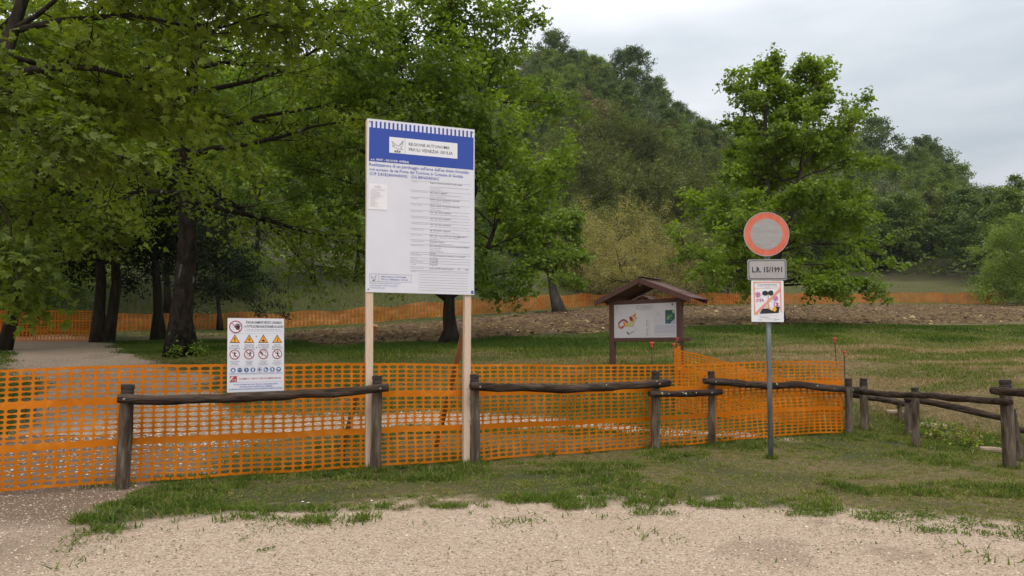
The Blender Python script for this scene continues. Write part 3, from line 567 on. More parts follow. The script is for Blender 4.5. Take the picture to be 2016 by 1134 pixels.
# ------------------------------------------------------------------ wooded hill and shrubs
M_H = {
 'dark': leafmat('dark woodland leaves', [(.034, .060, .010), (.075, .115, .018), (.14, .19, .03)], .28),
 'green': leafmat('green woodland leaves', [(.055, .09, .012), (.12, .165, .022), (.21, .265, .04)], .32),
 'olive': leafmat('olive budding leaves', [(.060, .075, .012), (.105, .120, .020), (.17, .18, .034)], .25),
 'brown': leafmat('brown budding twigs', [(.14, .10, .045), (.20, .145, .065), (.26, .19, .09)], .2),
 'yellow': leafmat('yellow green young leaves', [(.19, .165, .05), (.28, .235, .075), (.36, .29, .11)], .3),
 'grey': leafmat('grey green sparse leaves', [(.10, .115, .06), (.15, .165, .09), (.21, .22, .13)], .2),
}
def proto_tree(name, seed, H, R, matk, n1=28, n2=6, n3=4, lpt=8, leaf=.28, base=.18, prof=None, elev=(0, 60), stems=1, rnd=.9, bare=0, tpl='clump', jit=.3, up=1.0, tw=.8, barkm=None):
    rs = RS(seed); prof = prof or (lambda h: (.8 + .25 * math.sin(h * 3.2)) * (1 - h ** 3) + .12)
    S = []
    for k in range(stems):
        a = k * 2.4; o = np.array([math.cos(a), math.sin(a), 0]) * (.25 if stems > 1 else 0)
        S.append((stem(rs, o, o * (1 + (R * 2.2 if stems > 1 else 0)) + np.array([0, 0, H * (.9 + .1 * rs.rand())]), 8, .5), .16 / stems ** .5 * H / 10, .03))
    mb, C, O = make_tree(seed, S, n1, R, prof, elev, n2, n3, lpt, leaf, tstart=base, tube_lvl=2 if bare else 1, twig=tw, jitter=jit, curve=.0)
    tint = np.clip(fbm(C[:, 0] * .5 + C[:, 2] * .3, C[:, 1] * .5 + C[:, 2] * .5, 3) * 1.2 - .1 + .25 * (rs.rand(len(C)) - .5), 0, 1)
    return mb.mesh('trunk', barkm or M_BARKG, True), leaves_mesh('crown', C, O, leaf, tint, seed, tpl, M_H[matk], up, rnd, .2), H
PROTO = {
 'oak': [proto_tree('o', 101, 11, 3.9, 'dark', lpt=9), proto_tree('o', 102, 12, 4.2, 'green', lpt=9), proto_tree('o', 103, 10, 4.0, 'dark', n1=22, lpt=10)],
 'ash': [proto_tree('a', 104, 13, 3.3, 'green', n1=24, lpt=7), proto_tree('a', 105, 12, 3.2, 'olive', lpt=6)],
 'grey': [proto_tree('g', 106, 12, 3.0, 'grey', n1=20, lpt=4, leaf=.24, bare=1), proto_tree('g', 107, 12.5, 2.8, 'olive', n1=20, lpt=4, leaf=.25, bare=1)],
 'brown': [proto_tree('b', 108, 10, 3.0, 'brown', lpt=6, leaf=.26, bare=1)],
 'bare': [proto_tree('x', 109, 12, 2.6, 'grey', n1=18, n2=6, n3=3, lpt=2, leaf=.10, bare=1, elev=(30, 75))],
 'olive': [proto_tree('v', 110, 12, 5.6, 'olive', n1=46, n2=8, n3=5, lpt=7, leaf=.26, bare=1, base=.08, elev=(10, 80), prof=lambda h: 1.0 - .35 * h, stems=3, tpl='oval', jit=.16), proto_tree('v', 111, 11, 5.0, 'olive', n1=40, n2=8, n3=5, lpt=7, leaf=.26, bare=1, base=.08, elev=(10, 80), prof=lambda h: 1.0 - .35 * h, stems=3, tpl='oval', jit=.16)],
 'shrub': [proto_tree('s', 112, 4.6, 2.6, 'yellow', n1=36, n2=7, n3=5, lpt=6, leaf=.10, bare=1, base=.05, elev=(20, 78), prof=lambda h: 1.0 - .3 * h, stems=4, tpl='oval', jit=.12, tw=.5), proto_tree('s', 113, 4.4, 2.5, 'olive', n1=36, n2=7, n3=5, lpt=8, leaf=.12, bare=1, base=.05, elev=(20, 78), prof=lambda h: 1.0 - .3 * h, stems=4, tpl='oval', jit=.12, tw=.5)],
 'bush': [proto_tree('u', 114, 4.5, 3.2, 'green', n1=40, n2=7, n3=6, lpt=10, leaf=.15, base=.04, elev=(-5, 75), prof=lambda h: 1.05 - .45 * h, stems=3, tpl='oval', jit=.15, tw=.5), proto_tree('u', 115, 4.2, 3.2, 'dark', n1=40, n2=7, n3=6, lpt=10, leaf=.16, base=.04, elev=(-5, 75), prof=lambda h: 1.05 - .45 * h, stems=3, tpl='oval', jit=.15, tw=.5)],
 'pine': [proto_tree('p', 116, 10, 2.6, 'dark', n1=40, n2=6, n3=4, lpt=9, leaf=.22, base=.15, elev=(-8, 45), prof=lambda h: 1.0 - .75 * h, jit=.2)],
}
def hill_tree(kind, k, x, y, sc, rz, name, label, cat='tree', group=None, squash=1.0, sink=.3):
    tm, cm, H = PROTO[kind][k % len(PROTO[kind])]
    r = bpy.data.objects.new(name, None); COL.objects.link(r); tag(r, label, cat, group)
    for nm, me in (('trunk', tm), ('crown', cm)):
        o = bpy.data.objects.new(nm, me); COL.objects.link(o); o.parent = r
    r.location = (x, y, gz(x, y) - sink); r.rotation_euler = (0, 0, rz); r.scale = (sc, sc, sc * squash)
    return r
KL = {'oak': ('oak_tree', 'dark rounded oak'), 'ash': ('ash_tree', 'green leafy ash'), 'grey': ('woodland_tree', 'thin grey green tree'), 'brown': ('budding_tree', 'brownish budding tree'),
      'bare': ('bare_tree', 'nearly leafless tree'), 'olive': ('budding_tree', 'wide olive budding tree'), 'pine': ('pine_tree', 'dark narrow conifer')}
COLS = [(0, 700, 'left of the construction board'), (700, 1000, 'behind the forked maple'), (1000, 1110, 'just right of the forked maple'), (1110, 1230, 'above the yellow shrubs'), (1230, 1330, 'above the kiosk roof'), (1330, 1430, 'left of the two topped maple'), (1430, 1600, 'behind the two topped maple'), (1600, 1760, 'right of the two topped maple'), (1760, 1900, 'above the right meadow'), (1900, 9999, 'near the right edge')]
def describe(ds, band, x, y, sc, sq=1.0):
    px = CX + FPX * x / y; c = next((t for a, b, t in COLS if a <= px < b), COLS[0][2]); size = 'small ' if sc < .82 else 'large ' if sc > 1.0 else ''; size += 'tall ' if sq > 1.06 else 'squat ' if sq < .94 else ''
    s = f'{size}{ds} {band}, {c}'; w = s.split()
    return ' '.join(w[:16])
def forest():
    rs = RS(50); placed = []
    def ok(x, y, s): return all((x - a) ** 2 + (y - b) ** 2 > (.5 * (s + c)) ** 2 for a, b, c in placed)
    def put(kind, k, x, y, sc, where, squash=1.0):
        nm, ds = KL[kind]; sq_ = squash * (.86 + .3 * rs.rand()); placed.append((x, y, 6 * sc))
        hill_tree(kind, k, x, y, sc * (.92 + .16 * rs.rand()), rs.rand() * 6.28, nm, describe(ds, where, x, y, sc, sq_), group=describe(ds, where, x, y, sc, sq_), squash=sq_)
    def at(px, d): return (px - CX) / FPX * d, d
    # crest: trees that make the skyline, one by one (pixel of the crown, distance, kind, scale)
    for px, d, kd, k, sc in [(1030, 222, 'grey', 0, 1.15), (1055, 226, 'oak', 0, 1.15), (1085, 224, 'oak', 2, 1.6), (1110, 226, 'ash', 0, 1.1), (1150, 226, 'oak', 1, 1.15), (1195, 229, 'oak', 2, .8), (1225, 226, 'oak', 0, 1.25), (1250, 227, 'oak', 2, 1.4),
                           (1295, 226, 'oak', 1, 1.1), (1322, 230, 'bare', 0, 1.05), (1345, 227, 'grey', 1, .9), (1372, 226, 'grey', 0, 1.0), (1395, 229, 'ash', 1, .95), (1420, 228, 'bare', 0, .95), (1440, 226, 'grey', 1, .9), (1470, 228, 'ash', 0, .95), (1510, 226, 'oak', 1, .9), (1550, 228, 'ash', 1, .95), (1590, 226, 'oak', 0, 1), (1640, 228, 'ash', 0, 1),
                           (1690, 224, 'oak', 0, 1.0), (1715, 226, 'oak', 2, 1.0), (1738, 222, 'oak', 0, 1.5), (1770, 226, 'ash', 0, .75), (1800, 226, 'bare', 0, 1.0), (1828, 222, 'oak', 2, 1.35), (1850, 224, 'oak', 0, 1.75), (1872, 224, 'oak', 1, .9), (1900, 226, 'ash', 0, .8), (1925, 224, 'grey', 0, .95), (1945, 228, 'bare', 0, 1.1), (1965, 224, 'grey', 1, 1.05), (1990, 226, 'bare', 0, 1.2), (2015, 224, 'grey', 0, 1.1), (2045, 226, 'bare', 0, 1.1), (2080, 226, 'grey', 1, 1),
                           (980, 224, 'grey', 0, 1.1), (940, 226, 'oak', 1, 1.1), (890, 226, 'grey', 1, 1.1), (840, 226, 'ash', 0, 1.1), (780, 226, 'grey', 0, 1.2), (720, 226, 'ash', 1, 1.1), (665, 226, 'grey', 0, 1.2), (600, 226, 'ash', 0, 1.1), (520, 226, 'grey', 1, 1.2)]:
        x, y = at(px, d); put(kd, k, x, y, sc, 'on the skyline')
    # big budding trees on the lower slope, in the middle
    for px, d, k, sc in [(1130, 100, 0, 1.0), (1190, 108, 1, 1.05), (1250, 98, 0, 1.05), (1310, 106, 1, 1.05), (1365, 100, 0, .98), (1160, 122, 1, 1.1), (1230, 124, 0, 1.1), (1300, 126, 1, 1.1), (1370, 120, 0, 1.0), (1420, 112, 1, .95), (1470, 104, 0, .85), (1090, 112, 0, .9)]:
        x, y = at(px, d); put('olive', k, x, y, sc, 'on the lower slope' if d < 111 else 'on the lower slope, second row')
    # dark edge of the wood above the meadow on the right
    for i, px in enumerate(range(1560, 2010, 31)):
        d = 118 - 30 * sstep(1860, 2010, px) + rs.rand() * 5; x, y = at(px + rs.randn() * 5, d)
        put(['ash', 'oak', 'oak', 'pine', 'ash'][i % 5], i, x, y, .92 + .2 * rs.rand(), 'at the foot of the wood')
    # the slope in between
    tries = 0; cnt = 0
    while cnt < 225 and tries < 30000:
        tries += 1; px = 1000 + 1100 * rs.rand() if rs.rand() < .82 else 300 + 700 * rs.rand(); u = (px - CX) / FPX
        dlo = 128 if px < 1500 else 122 - 25 * sstep(1850, 2010, px)
        if px < 1000: dlo = 92
        d = dlo + (221 - dlo) * rs.rand() ** .85; x, y = at(px, d); s = 7.4 if px > 1000 else 12
        if not ok(x, y, s): continue
        placed.append((x, y, s)); cnt += 1
        n = float(fbm(np.array([x * .02]), np.array([y * .02]), 2)[0]); r = rs.rand(); k = int(rs.rand() * 3)
        kd = 'oak' if r < .18 + (n > .5) * .3 else 'ash' if r < .72 else 'grey' if r < .86 else 'brown' if r < .92 else 'bare' if r < .94 else 'oak'
        band = 'high on the hill' if d > 195 else 'on the upper slope' if d > 172 else 'on the middle slope' if d > 148 else 'low on the slope'
        if px < 1000: band = 'on the hillside'
        nm, ds = KL[kd]
        sc_ = .66 + .42 * rs.rand(); sq_ = .85 + .3 * rs.rand(); lb = describe(ds, band, x, y, sc_, sq_)
        hill_tree(kd, k, x, y, sc_, rs.rand() * 6.28, nm, lb, group=lb, squash=sq_)
    # undergrowth under and between the trees: one mass nobody could count
    n = 55000; x, y, r2 = scatter(n, 0, 1, 0, 1, 61); d = 78 + 150 * y ** .8; u = -.55 + 1.3 * x; X = u * d; Y = d
    px = CX + FPX * u; dfo = np.interp(u, U_NET, D_NET) + np.interp(px, [0, 700, 1000, 1750, 1950, 2100], [35, 35, 28, 40, 17, 10]); k = Y > dfo; X, Y = X[k], Y[k]; m = len(X)
    hh = 5.0 * fbm(X * .16, Y * .16, 3) ** 1.3
    Z = height(X, Y) + hh * r2.rand(m)
    C = np.stack([X, Y, Z], -1); tint = np.clip(fbm(X * .08, Y * .08, 3) * 1.2 - .1 + .3 * (r2.rand(m) - .5), 0, 1)
    o = link('undergrowth', leaves_mesh('undergrowth', C, r2.randn(m, 3) * .5, .55, tint, 62, 'clump', M_H['green'], 1, .8, .1), kind='stuff'); tag(o, 'low green undergrowth between the trees on the wooded hill', 'undergrowth')
forest()
def shrubs():
    def at(px, d): return (px - CX) / FPX * d, d
    spec = [('shrub', 0, 1175, 73, 1.45, 'tall yellow budding shrub just right of the leaning maple, in the second row'), ('shrub', 0, 1300, 70, 1.25, 'yellow budding shrub behind the right slope of the kiosk roof'), ('shrub', 0, 1345, 66, .95, 'low pale yellow shrub between the kiosk and the two topped maple'), ('shrub', 1, 1440, 74, 1.2, 'olive green shrub behind the left part of the two topped maple'), ('shrub', 0, 1150, 70, 1.15, 'pale yellow budding shrub just right of the leaning maple'), ('shrub', 0, 1192, 66, 1.0, 'pale yellow budding shrub left of the kiosk roof'), ('shrub', 0, 1236, 69, 1.2, 'largest yellow budding shrub, rising above the kiosk ridge'), ('shrub', 0, 1275, 64, .85, 'low yellow budding shrub directly behind the kiosk roof'),
            ('shrub', 1, 1325, 72, 1.2, 'olive green shrub right of the yellow ones behind the kiosk'), ('shrub', 1, 1378, 71, 1.1, 'olive green shrub at the left side of the two topped maple'), ('shrub', 1, 1120, 74, .9, 'olive shrub behind the crown of the leaning maple'), ('shrub', 0, 1265, 77, 1.5, 'tall yellow green shrub in the second row behind the kiosk'), ('shrub', 1, 1205, 78, 1.4, 'tall olive shrub in the second row left of the kiosk'), ('shrub', 1, 1400, 79, 1.3, 'tall olive shrub in the second row beside the two topped maple'),
            ('bush', 0, 2045, 64, 1.3, 'big round green bush at the right edge behind the end of the far net'), ('bush', 0, 1978, 74, .7, 'small round bush left of the big one at the right edge'),
            ('bush', 1, 25, 37, .8, 'dark bush at the far left behind the path net'), ('bush', 1, 88, 40, .75, 'dark bush behind the path net, right of the leftmost bush'), ('bush', 1, 460, 56, .6, 'dark rounded bush on the grass slope behind the long net'), ('bush', 1, 955, 66, .6, 'dark bush behind the far net, just right of the construction board'), ('bush', 1, 1010, 92, 1.3, 'dark bush at the foot of the wood behind the leaning maple'), ('bush', 1, 1075, 92, 1.3, 'dark bush at the foot of the wood right of the leaning maple')]
    for kd, k, px, d, sc, lab in spec:
        x, y = at(px, d); hill_tree(kd, k, x, y, sc, px * .37, 'shrub' if kd == 'shrub' else 'bush', lab, 'shrub' if kd == 'shrub' else 'bush', group='yellow and olive shrubs behind the far net' if kd == 'shrub' else None, sink=.1)
    # small old tree whose dark leaning trunk shows under the kiosk ridge
    b = onground(1285, 60); rs = RS(77)
    tr = [b, P(1262, 575, 60), P(1238, 556, 60), P(1222, 530, 60), P(1215, 500, 60)]
    res = make_tree(78, [(tr, .24, .04), ([P(1238, 556, 60), P(1215, 552, 60), P(1196, 560, 60)], .1, .03)], 14, 1.8, lambda h: .9, (0, 60), 6, 5, 8, .12, tstart=.4, tube_lvl=2, twig=.4)
    place_tree('old_fruit_tree', 'small old tree with a dark leaning trunk seen through the kiosk gable', b, res, M_H['yellow'], M_BARK, .12, 79, 'oval')
shrubs()
# ------------------------------------------------------------------ orange netting
M_NET = mat('orange net plastic', (.76, .245, .004), .5, var=[((.66, .185, .004), 1.3, 2), ((.80, .32, .03), 7, 4, .66)], trans=(.30, (1, .8, .4)), spec=.25)
M_NETF = mat('orange far net', (.56, .165, .010), .6, var=[((.42, .11, .008), .25, 2.5), ((.66, .24, .03), .9, 3, .62)], trans=(.2, (1, .7, .3)))
M_ROD = mat('rusty steel rod', (.07, .05, .04), .7, metal=.4)
M_CAP = mat('red plastic cap', (.55, .06, .045), .5)
def net_mesh(name, surf, length, H, cw, rows, mat_, hole=(.80, .73), fine=True, hem=.03):
    """rows: list of (height, solid?) fractions stacked from the bottom; surf(s, v)->xyz; v in 0..1"""
    tot = sum(h for h, _ in rows); n = max(1, int(round(length / cw))); s0 = np.arange(n) * (length / n); cw = length / n
    V, F4 = [], []; base = 0; v = 0
    a = np.arange(8) * math.pi / 4
    outer = np.array([[1, 0], [1, 1], [0, 1], [-1, 1], [-1, 0], [-1, -1], [0, -1], [1, -1]], float)
    if fine: inner = np.stack([np.sign(np.cos(a)) * np.abs(np.cos(a)) ** .75, np.sign(np.sin(a)) * np.abs(np.sin(a)) ** .75], -1); inner[np.abs(inner) < 1e-6] = 0
    else: outer = np.array([[1, 1], [-1, 1], [-1, -1], [1, -1]], float); inner = outer
    k = len(outer)
    for h, solid in rows:
        h = h / tot; cx = s0[:, None] + cw / 2; cy = v + h / 2
        O = np.stack([cx + outer[None, :, 0] * cw / 2, np.broadcast_to(cy + outer[:, 1] * h / 2, (n, k))], -1)
        if solid:
            V.append(O.reshape(-1, 2)); idx = base + np.arange(n)[:, None] * k
            F4.append(idx + (np.array([[1, 3, 5, 7]]) if fine else np.array([[0, 1, 2, 3]]))); base += n * k
        else:
            I = np.stack([cx + inner[None, :, 0] * cw / 2 * hole[0], np.broadcast_to(cy + inner[:, 1] * h / 2 * hole[1], (n, k))], -1)
            V.append(np.concatenate([O, I], 1).reshape(-1, 2)); idx = base + np.arange(n)[:, None] * (2 * k)
            for q in range(k): F4.append(idx + np.array([[q, (q + 1) % k, k + (q + 1) % k, k + q]]))
            base += n * 2 * k
        v += h
    V = np.concatenate(V); XYZ = surf(V[:, 0], V[:, 1])
    return mesh_np(name, XYZ, [np.concatenate(F4)], None, [mat_])
def poly_surf(pts, H, wave=.03, seed=0, sag=None, bottom_wave=.02, lean=0.0, freq=1.0):
    pts = np.array(pts, float); d = np.concatenate([[0], np.cumsum(np.linalg.norm(np.diff(pts[:, :2], axis=0), axis=1))])
    hs = pts[:, 2] if pts.shape[1] > 2 else None
    def f(s, v):
        x = np.interp(s, d, pts[:, 0]); y = np.interp(s, d, pts[:, 1]); z0 = height(x, y, False)
        Hs = H if hs is None else np.interp(s, d, hs)
        w = (fbm(s * .9 * freq + seed, v * 1.2 + seed, 3) - .5) * 2 * wave; w2 = (fbm(s * .7 * freq + 9 + seed, v * .1, 3) - .5) * 2
        tx, ty = np.interp(s + .1, d, pts[:, 0]) - np.interp(s - .1, d, pts[:, 0]), np.interp(s + .1, d, pts[:, 1]) - np.interp(s - .1, d, pts[:, 1]); l = np.hypot(tx, ty) + 1e-6
        nx, ny = ty / l, -tx / l
        z = z0 + .03 + v * Hs + w2 * (bottom_wave * (1 - v) + .018 * v)
        if sag is not None: z = z - sag(s) * v
        return np.stack([x + nx * (w + lean * v), y + ny * (w + lean * v), z], -1)
    return f, d[-1]
R20 = []
for i in range(7): R20.append((1, 0))
R20 += [(1.0, 1)] + [(1, 0)] * 7 + [(1.1, 1)] + [(1, 0)] * 6 + [(.35, 1)]
R20 = [(.35, 1)] + R20
LX = lambda X: 7.55 + .437 * (X + 5.25)      # line of the near net
f, Ln = poly_surf([(-8.4, LX(-8.4) + .1, 1.2), (-5.25, LX(-5.25), 1.24), (-4.1, LX(-4.1), 1.27), (-1.8, LX(-1.8), 1.27), (.6, LX(.6), 1.23), (2.2, LX(2.2), 1.2), (5.52, 12.2, 1.17)], 1.2, .10, 1, freq=1.3)
o = link('orange_safety_net', net_mesh('near_net', f, Ln, 1.2, .115, R20, M_NET, hole=(.85, .77))); tag(o, 'long orange plastic safety net strung behind the log railings in front', 'safety net')
md = o.modifiers.new('thickness', 'SOLIDIFY'); md.thickness = .003
# second net: from the stake behind the kiosk post, sagging back to the corner
S0 = P(1330, 784, 13.6); SE = P(1662, 862, 12.35)
SB = P(1337, 690, 15.5)
f, Ln = poly_surf([(SB.x, 15.5, .95), (S0.x, 13.6, 1.14), (3.75, 13.05, 1.14), (4.6, 12.75, 1.14), (SE.x, 12.38, 1.12)], 1.2, .09, 4, sag=lambda s: .36 * np.exp(-((s - 4.0) / 1.1) ** 2), bottom_wave=.05, freq=1.6)
o = link('sagging_safety_net', net_mesh('sagging_net', f, Ln, 1.2, .07, R20, M_NET, hole=(.76, .66))); tag(o, 'slack folded orange net sagging from the info board stake to the corner post', 'safety net')
# far nets
RF = [(.5, 1)] + [(1, 0)] * 5 + [(.7, 1)] + [(1, 0)] * 5 + [(.7, 1)] + [(1, 0)] * 5 + [(.5, 1)]
gp = [onground(-80, 28.5), onground(60, 29), onground(150, 29.2), onground(190, 29.3)]
f, Ln = poly_surf([(p.x, p.y, 1.2) for p in gp], 1.2, .05, 7); o = link('path_barrier_net', net_mesh('path_net', f, Ln, 1.2, .13, RF, M_NET, hole=(.66, .6), fine=False))
tag(o, 'orange net stretched across the footpath at the left edge', 'safety net')
fp = [(196, 30), (222, 41), (330, 43.5), (440, 46), (600, 48.5), (740, 50.5), (900, 53), (1000, 55.5), (1090, 59), (1280, 66), (1450, 71), (1700, 75), (1860, 78), (1925, 75), (1982, 71)]
pts = []
for px, d in fp[1:]: g = onground(px, d); pts.append((g.x, g.y, 1.0 + .16 * min(1, max(0, (px - 300) / 600))))
pts = np.array(pts)
dcum = np.concatenate([[0], np.cumsum(np.hypot(*np.diff(pts[:, :2], axis=0).T))])
sagf = lambda s: .13 * np.sin(np.pi * (s % 3.9) / 3.9) ** 2 * (.4 + 1.2 * vnoise(np.floor(s / 3.9) * 7.3, 0 * s))
f, Ln = poly_surf(pts, 1.2, .12, 9, sag=sagf, bottom_wave=.10, freq=.8)
o = link('field_boundary_net', net_mesh('field_net', f, Ln, 1.2, .26, RF, M_NETF, hole=(.62, .62), fine=False)); tag(o, 'very long orange net running along the far side of the ploughed field', 'safety net')
# rods with red caps
def rod(x, y, h, label, lean=(0, 0), group=None, cap=True, r=.008, far=False, sink=.2):
    z = gz(x, y); rt = root('stake', label, 'stake', (x, y, z), group); m = MB()
    top = (x + lean[0], y + lean[1], z + h); m.tube([(x, y, z - sink), ((x + top[0]) / 2, (y + top[1]) / 2, z + h / 2), top], r, 6, jit=.2, rs=RS(3)); m.obj('rod', M_ROD, rt)
    if cap:
        c = MB(); t = np.array(top); c.tube([t + [0, 0, -.045], t + [0, 0, .0], t + [0, 0, .012]], [.016, .019, .02], 8); c.tube([t + [0, 0, .0125], t + [0, 0, .03], t + [0, 0, .036]], [.034, .034, .024], 10); c.obj('cap', M_CAP, rt, smooth=False)
    return rt
G = 'steel rods holding up the near nets'
def rodpx(px, ytop, d, label, lean=(0, 0), **k):
    g = onground(px, d); t = P(px, ytop, d); return rod(g.x, g.y, t.z - g.z, label, lean, G, **k)
rodpx(1283, 678, 10.95, 'steel rod with a red cap rising behind the log post below the kiosk')
rodpx(1324, 680, 13.7, 'steel rod with a red cap where the slack net turns the corner', (.02, 0))
rodpx(1333, 668, 15.6, 'steel rod with a red cap against the right post of the kiosk')
rodpx(1651, 669, 12.6, 'tall steel rod with a red cap at the right end of the net', (-.07, 0))
rodpx(1661, 695, 12.32, 'shorter steel rod with a red cap at the right corner of the net')
rodpx(502, 796, 8.62, 'plain steel rod behind the net below the warning sign', cap=False)
rodpx(682, 793, 9.4, 'short steel rod with a red cap left of the tall board, behind the net', (-.03, 0))
rodpx(598, 636, 26, 'distant thin rod at the lawn edge', cap=False) if False else None
k = 0
for s in np.arange(0, Ln, 3.9):
    x, y = np.interp(s, dcum, pts[:, 0]), np.interp(s, dcum, pts[:, 1])
    rod(x, y + .1, 1.2, 'thin dark rod holding up the long net beyond the ploughed field', group='rods of the far net', cap=False, r=.018)
for px, lab in [(70, 'thin dark rod holding the middle of the path net'), (176, 'thin dark rod at the right part of the path net'), (190, 'thin dark rod at the very end of the path net')]:
    g = onground(px, 29.4); rod(g.x, g.y, 1.45, lab, cap=False, r=.015)
# ------------------------------------------------------------------ log railings
M_LOG = mat('weathered dark log', (.048, .030, .020), .9, bump=[(14, 1, .03), (60, .7, .008)], var=[((.15, .11, .08), 8, 3.2, .57), ((.018, .012, .009), 16, 4, .54)], stretch=(.13, .6, 1.6), spec=.15)
M_POST = mat('weathered grey post', (.13, .095, .066), .92, bump=[(10, 1, .04), (45, .8, .012)], var=[((.045, .031, .022), 7, 3.2, .5), ((.25, .20, .155), 18, 3, .6)], stretch=(1, 1, .16), spec=.12)
M_END = mat('dark post head', (.04, .03, .023), .95, bump=[(30, .8, .01)])
M_BOLT = mat('galvanised bolt', (.42, .42, .42), .5, metal=.7)
M_LICH = mat('pale lichen', (.42, .46, .30), .95)
def post(parent, px, d, ytop=None, r=.062, h=1.09, base=None, lean=(0, 0), seed=0):
    POSTS.append((onground(px, d), r))
    rs = RS(seed + int(px)); g = onground(px, d) if base is None else Vector(base)
    if ytop is not None: h = P(px, ytop, d).z - g.z
    m = MB(); n = 9; t = np.linspace(0, 1, n)[:, None]
    pts = np.array([g.x, g.y, g.z - .15]) + t * np.array([lean[0], lean[1], h + .15]) + .003 * np.cumsum(rs.randn(n, 3), 0) * [1, 1, 0]
    sides = 14; rad = r * (1.06 - .1 * t[:, 0]); m.tube(pts[:-1], rad[:-1], sides, jit=.10, rs=rs, cap=False)
    body = m.obj('post', M_POST, parent, smooth=False)
    m = MB(); top = pts[-2:]; q = top[1] - top[0]; m.tube([top[0], top[0] + q * .55, top[0] + q * .62, top[0] + q * .8, top[1], top[1] + q * .02], np.array([.99, .99, .90, 1.0, .97, .80]) * rad[-2], sides, jit=.16, rs=rs)
    h_ = m.obj('post_head', M_END, parent); h_.parent = body; h_.matrix_parent_inverse = Matrix.Identity(4)
    return pts
def rail(parent, P0, r=.05, seed=0, taper=.0, lich=0, bolts=()):
    rs = RS(seed); P0 = np.array([tuple(p) for p in P0], float); d = np.concatenate([[0], np.cumsum(np.linalg.norm(np.diff(P0, axis=0), axis=1))]); n = max(8, int(d[-1] / .09))
    s = np.linspace(0, d[-1], n); pts = np.stack([np.interp(s, d, P0[:, k]) for k in range(3)], -1)
    for _ in range(5): pts[1:-1] = (pts[:-2] + pts[2:] + 2 * pts[1:-1]) / 4
    pts[:, 2] += .022 * (fbm(s * 2.2 + seed * 7, s * 0 + seed, 3) - .5) * 2; pts[:, 1] += .012 * (fbm(s * 2 + seed * 3, s * 0 + 5 + seed, 2) - .5) * 2
    rad = r * (1 - taper * s / d[-1]) * (.93 + .2 * fbm(s * 3 + seed, s * 0, 2)); rad[0] *= .86; rad[-1] *= .86
    m = MB(); m.tube(pts, rad, 14, jit=.13, rs=rs); o = m.obj('rail', M_LOG, parent)
    for b in bolts:
        p = np.array([np.interp(b * d[-1], s, pts[:, k]) for k in range(3)]); rr = np.interp(b * d[-1], s, rad)
        q = MB(); q.tube([p + [0, -rr * .85, 0], p + [0, -rr - .010, 0]], [.013, .010], 8); c = q.obj('bolt', M_BOLT, parent); c.parent = o; c.matrix_parent_inverse = Matrix.Identity(4)
    if lich:
        q = MB()
        for i in range(lich):
            b = rs.rand(); p = np.array([np.interp(b * d[-1], s, pts[:, k]) for k in range(3)]); rr = np.interp(b * d[-1], s, rad); a = rs.rand() * .7; nn = np.array([0, -math.cos(a), math.sin(a)])
            q.tube([p + nn * rr * .92, p + nn * (rr + .004)], [.012 + .012 * rs.rand(), .007], 6)
        c = q.obj('lichen', M_LICH, parent); c.parent = o; c.matrix_parent_inverse = Matrix.Identity(4)
    return o
def dl(px, off=.14):   # depth of the railing line at a pixel column
    u = (px - CX) / FPX; return (7.55 + .437 * 5.25 - off) / (1 - .437 * u)
g = onground(250, dl(250)); f1 = root('log_railing', 'left log railing of one long rail on two posts, below the warning sign', 'railing', tuple(g))
post(f1, 248, dl(248), 757, .070, lean=(.012, 0)); post(f1, 743, dl(743), 740, .062)
rail(f1, [P(232, 786, dl(232, .27)), P(330, 789, dl(330, .27)), P(500, 782, dl(500, .27)), P(620, 775, dl(620, .27)), P(764, 763, dl(764, .27))], .052, 1, bolts=(.03, .97))
g = onground(937, dl(937)); f2 = root('log_railing', 'long log railing right of the tall board, its rails overlapping at the posts', 'railing', tuple(g))
post(f2, 936, dl(936), 737, .058); post(f2, 1288, dl(1288), 731, .063); post(f2, 1399, dl(1399, .05), 731, .052); post(f2, 1666, 12.1, 745, .055); post(f2, 1697, 12.7, 745, .065)
rail(f2, [P(926, 761, dl(926, .26)), P(1020, 763, dl(1020, .26)), P(1100, 765, dl(1100, .26)), P(1200, 761, dl(1200, .26)), P(1318, 754, dl(1318, .26))], .055, 2, bolts=(.045, .94), lich=2)
rail(f2, [P(1278, 775, dl(1278, .26)), P(1340, 777, dl(1340, .24)), P(1420, 771, dl(1420, .20))], .047, 3, bolts=(.25, .85), lich=9)
rail(f2, [P(1386, 750, dl(1386, .17)), P(1440, 754, dl(1440, .17)), P(1520, 760, 11.6), P(1580, 757, 11.8), P(1620, 765, 11.85), P(1694, 768, 12.35)], .053, 4, bolts=(.06, .78, .93), lich=4)
g = onground(1980, 9.25); f3 = root('log_railing', 'log railing at the right running from the net corner towards the right edge', 'railing', tuple(g))
post(f3, 1797, 11.25, 763, .056); post(f3, 1981, 9.25, 748, .073, lean=(-.04, 0)); post(f3, 2004, 9.9, 806, .055, lean=(-.12, 0))
rail(f3, [P(1688, 770, 12.5), P(1740, 775, 11.7), P(1797, 778, 11.1), P(1880, 784, 10.1), P(1990, 791, 9.1)], .047, 5, bolts=(.93,), taper=.1)
rail(f3, [P(1953, 768, 9.15), P(2010, 772, 8.8), P(2160, 788, 7.9)], .052, 6, bolts=(.1,))
rail(f3, [P(1995, 842, 10.2), P(2050, 850, 10), P(2120, 862, 9.8)], .045, 7)
g = onground(1797, 13.2); f4 = root('log_handrail', 'sloping log handrail beyond the right railing, running down the steps', 'handrail', tuple(g))
rail(f4, [P(1672, 775, 12.9), P(1700, 780, 13.0), P(1745, 788, 13.4), P(1800, 800, 13.8)], .052, 8)
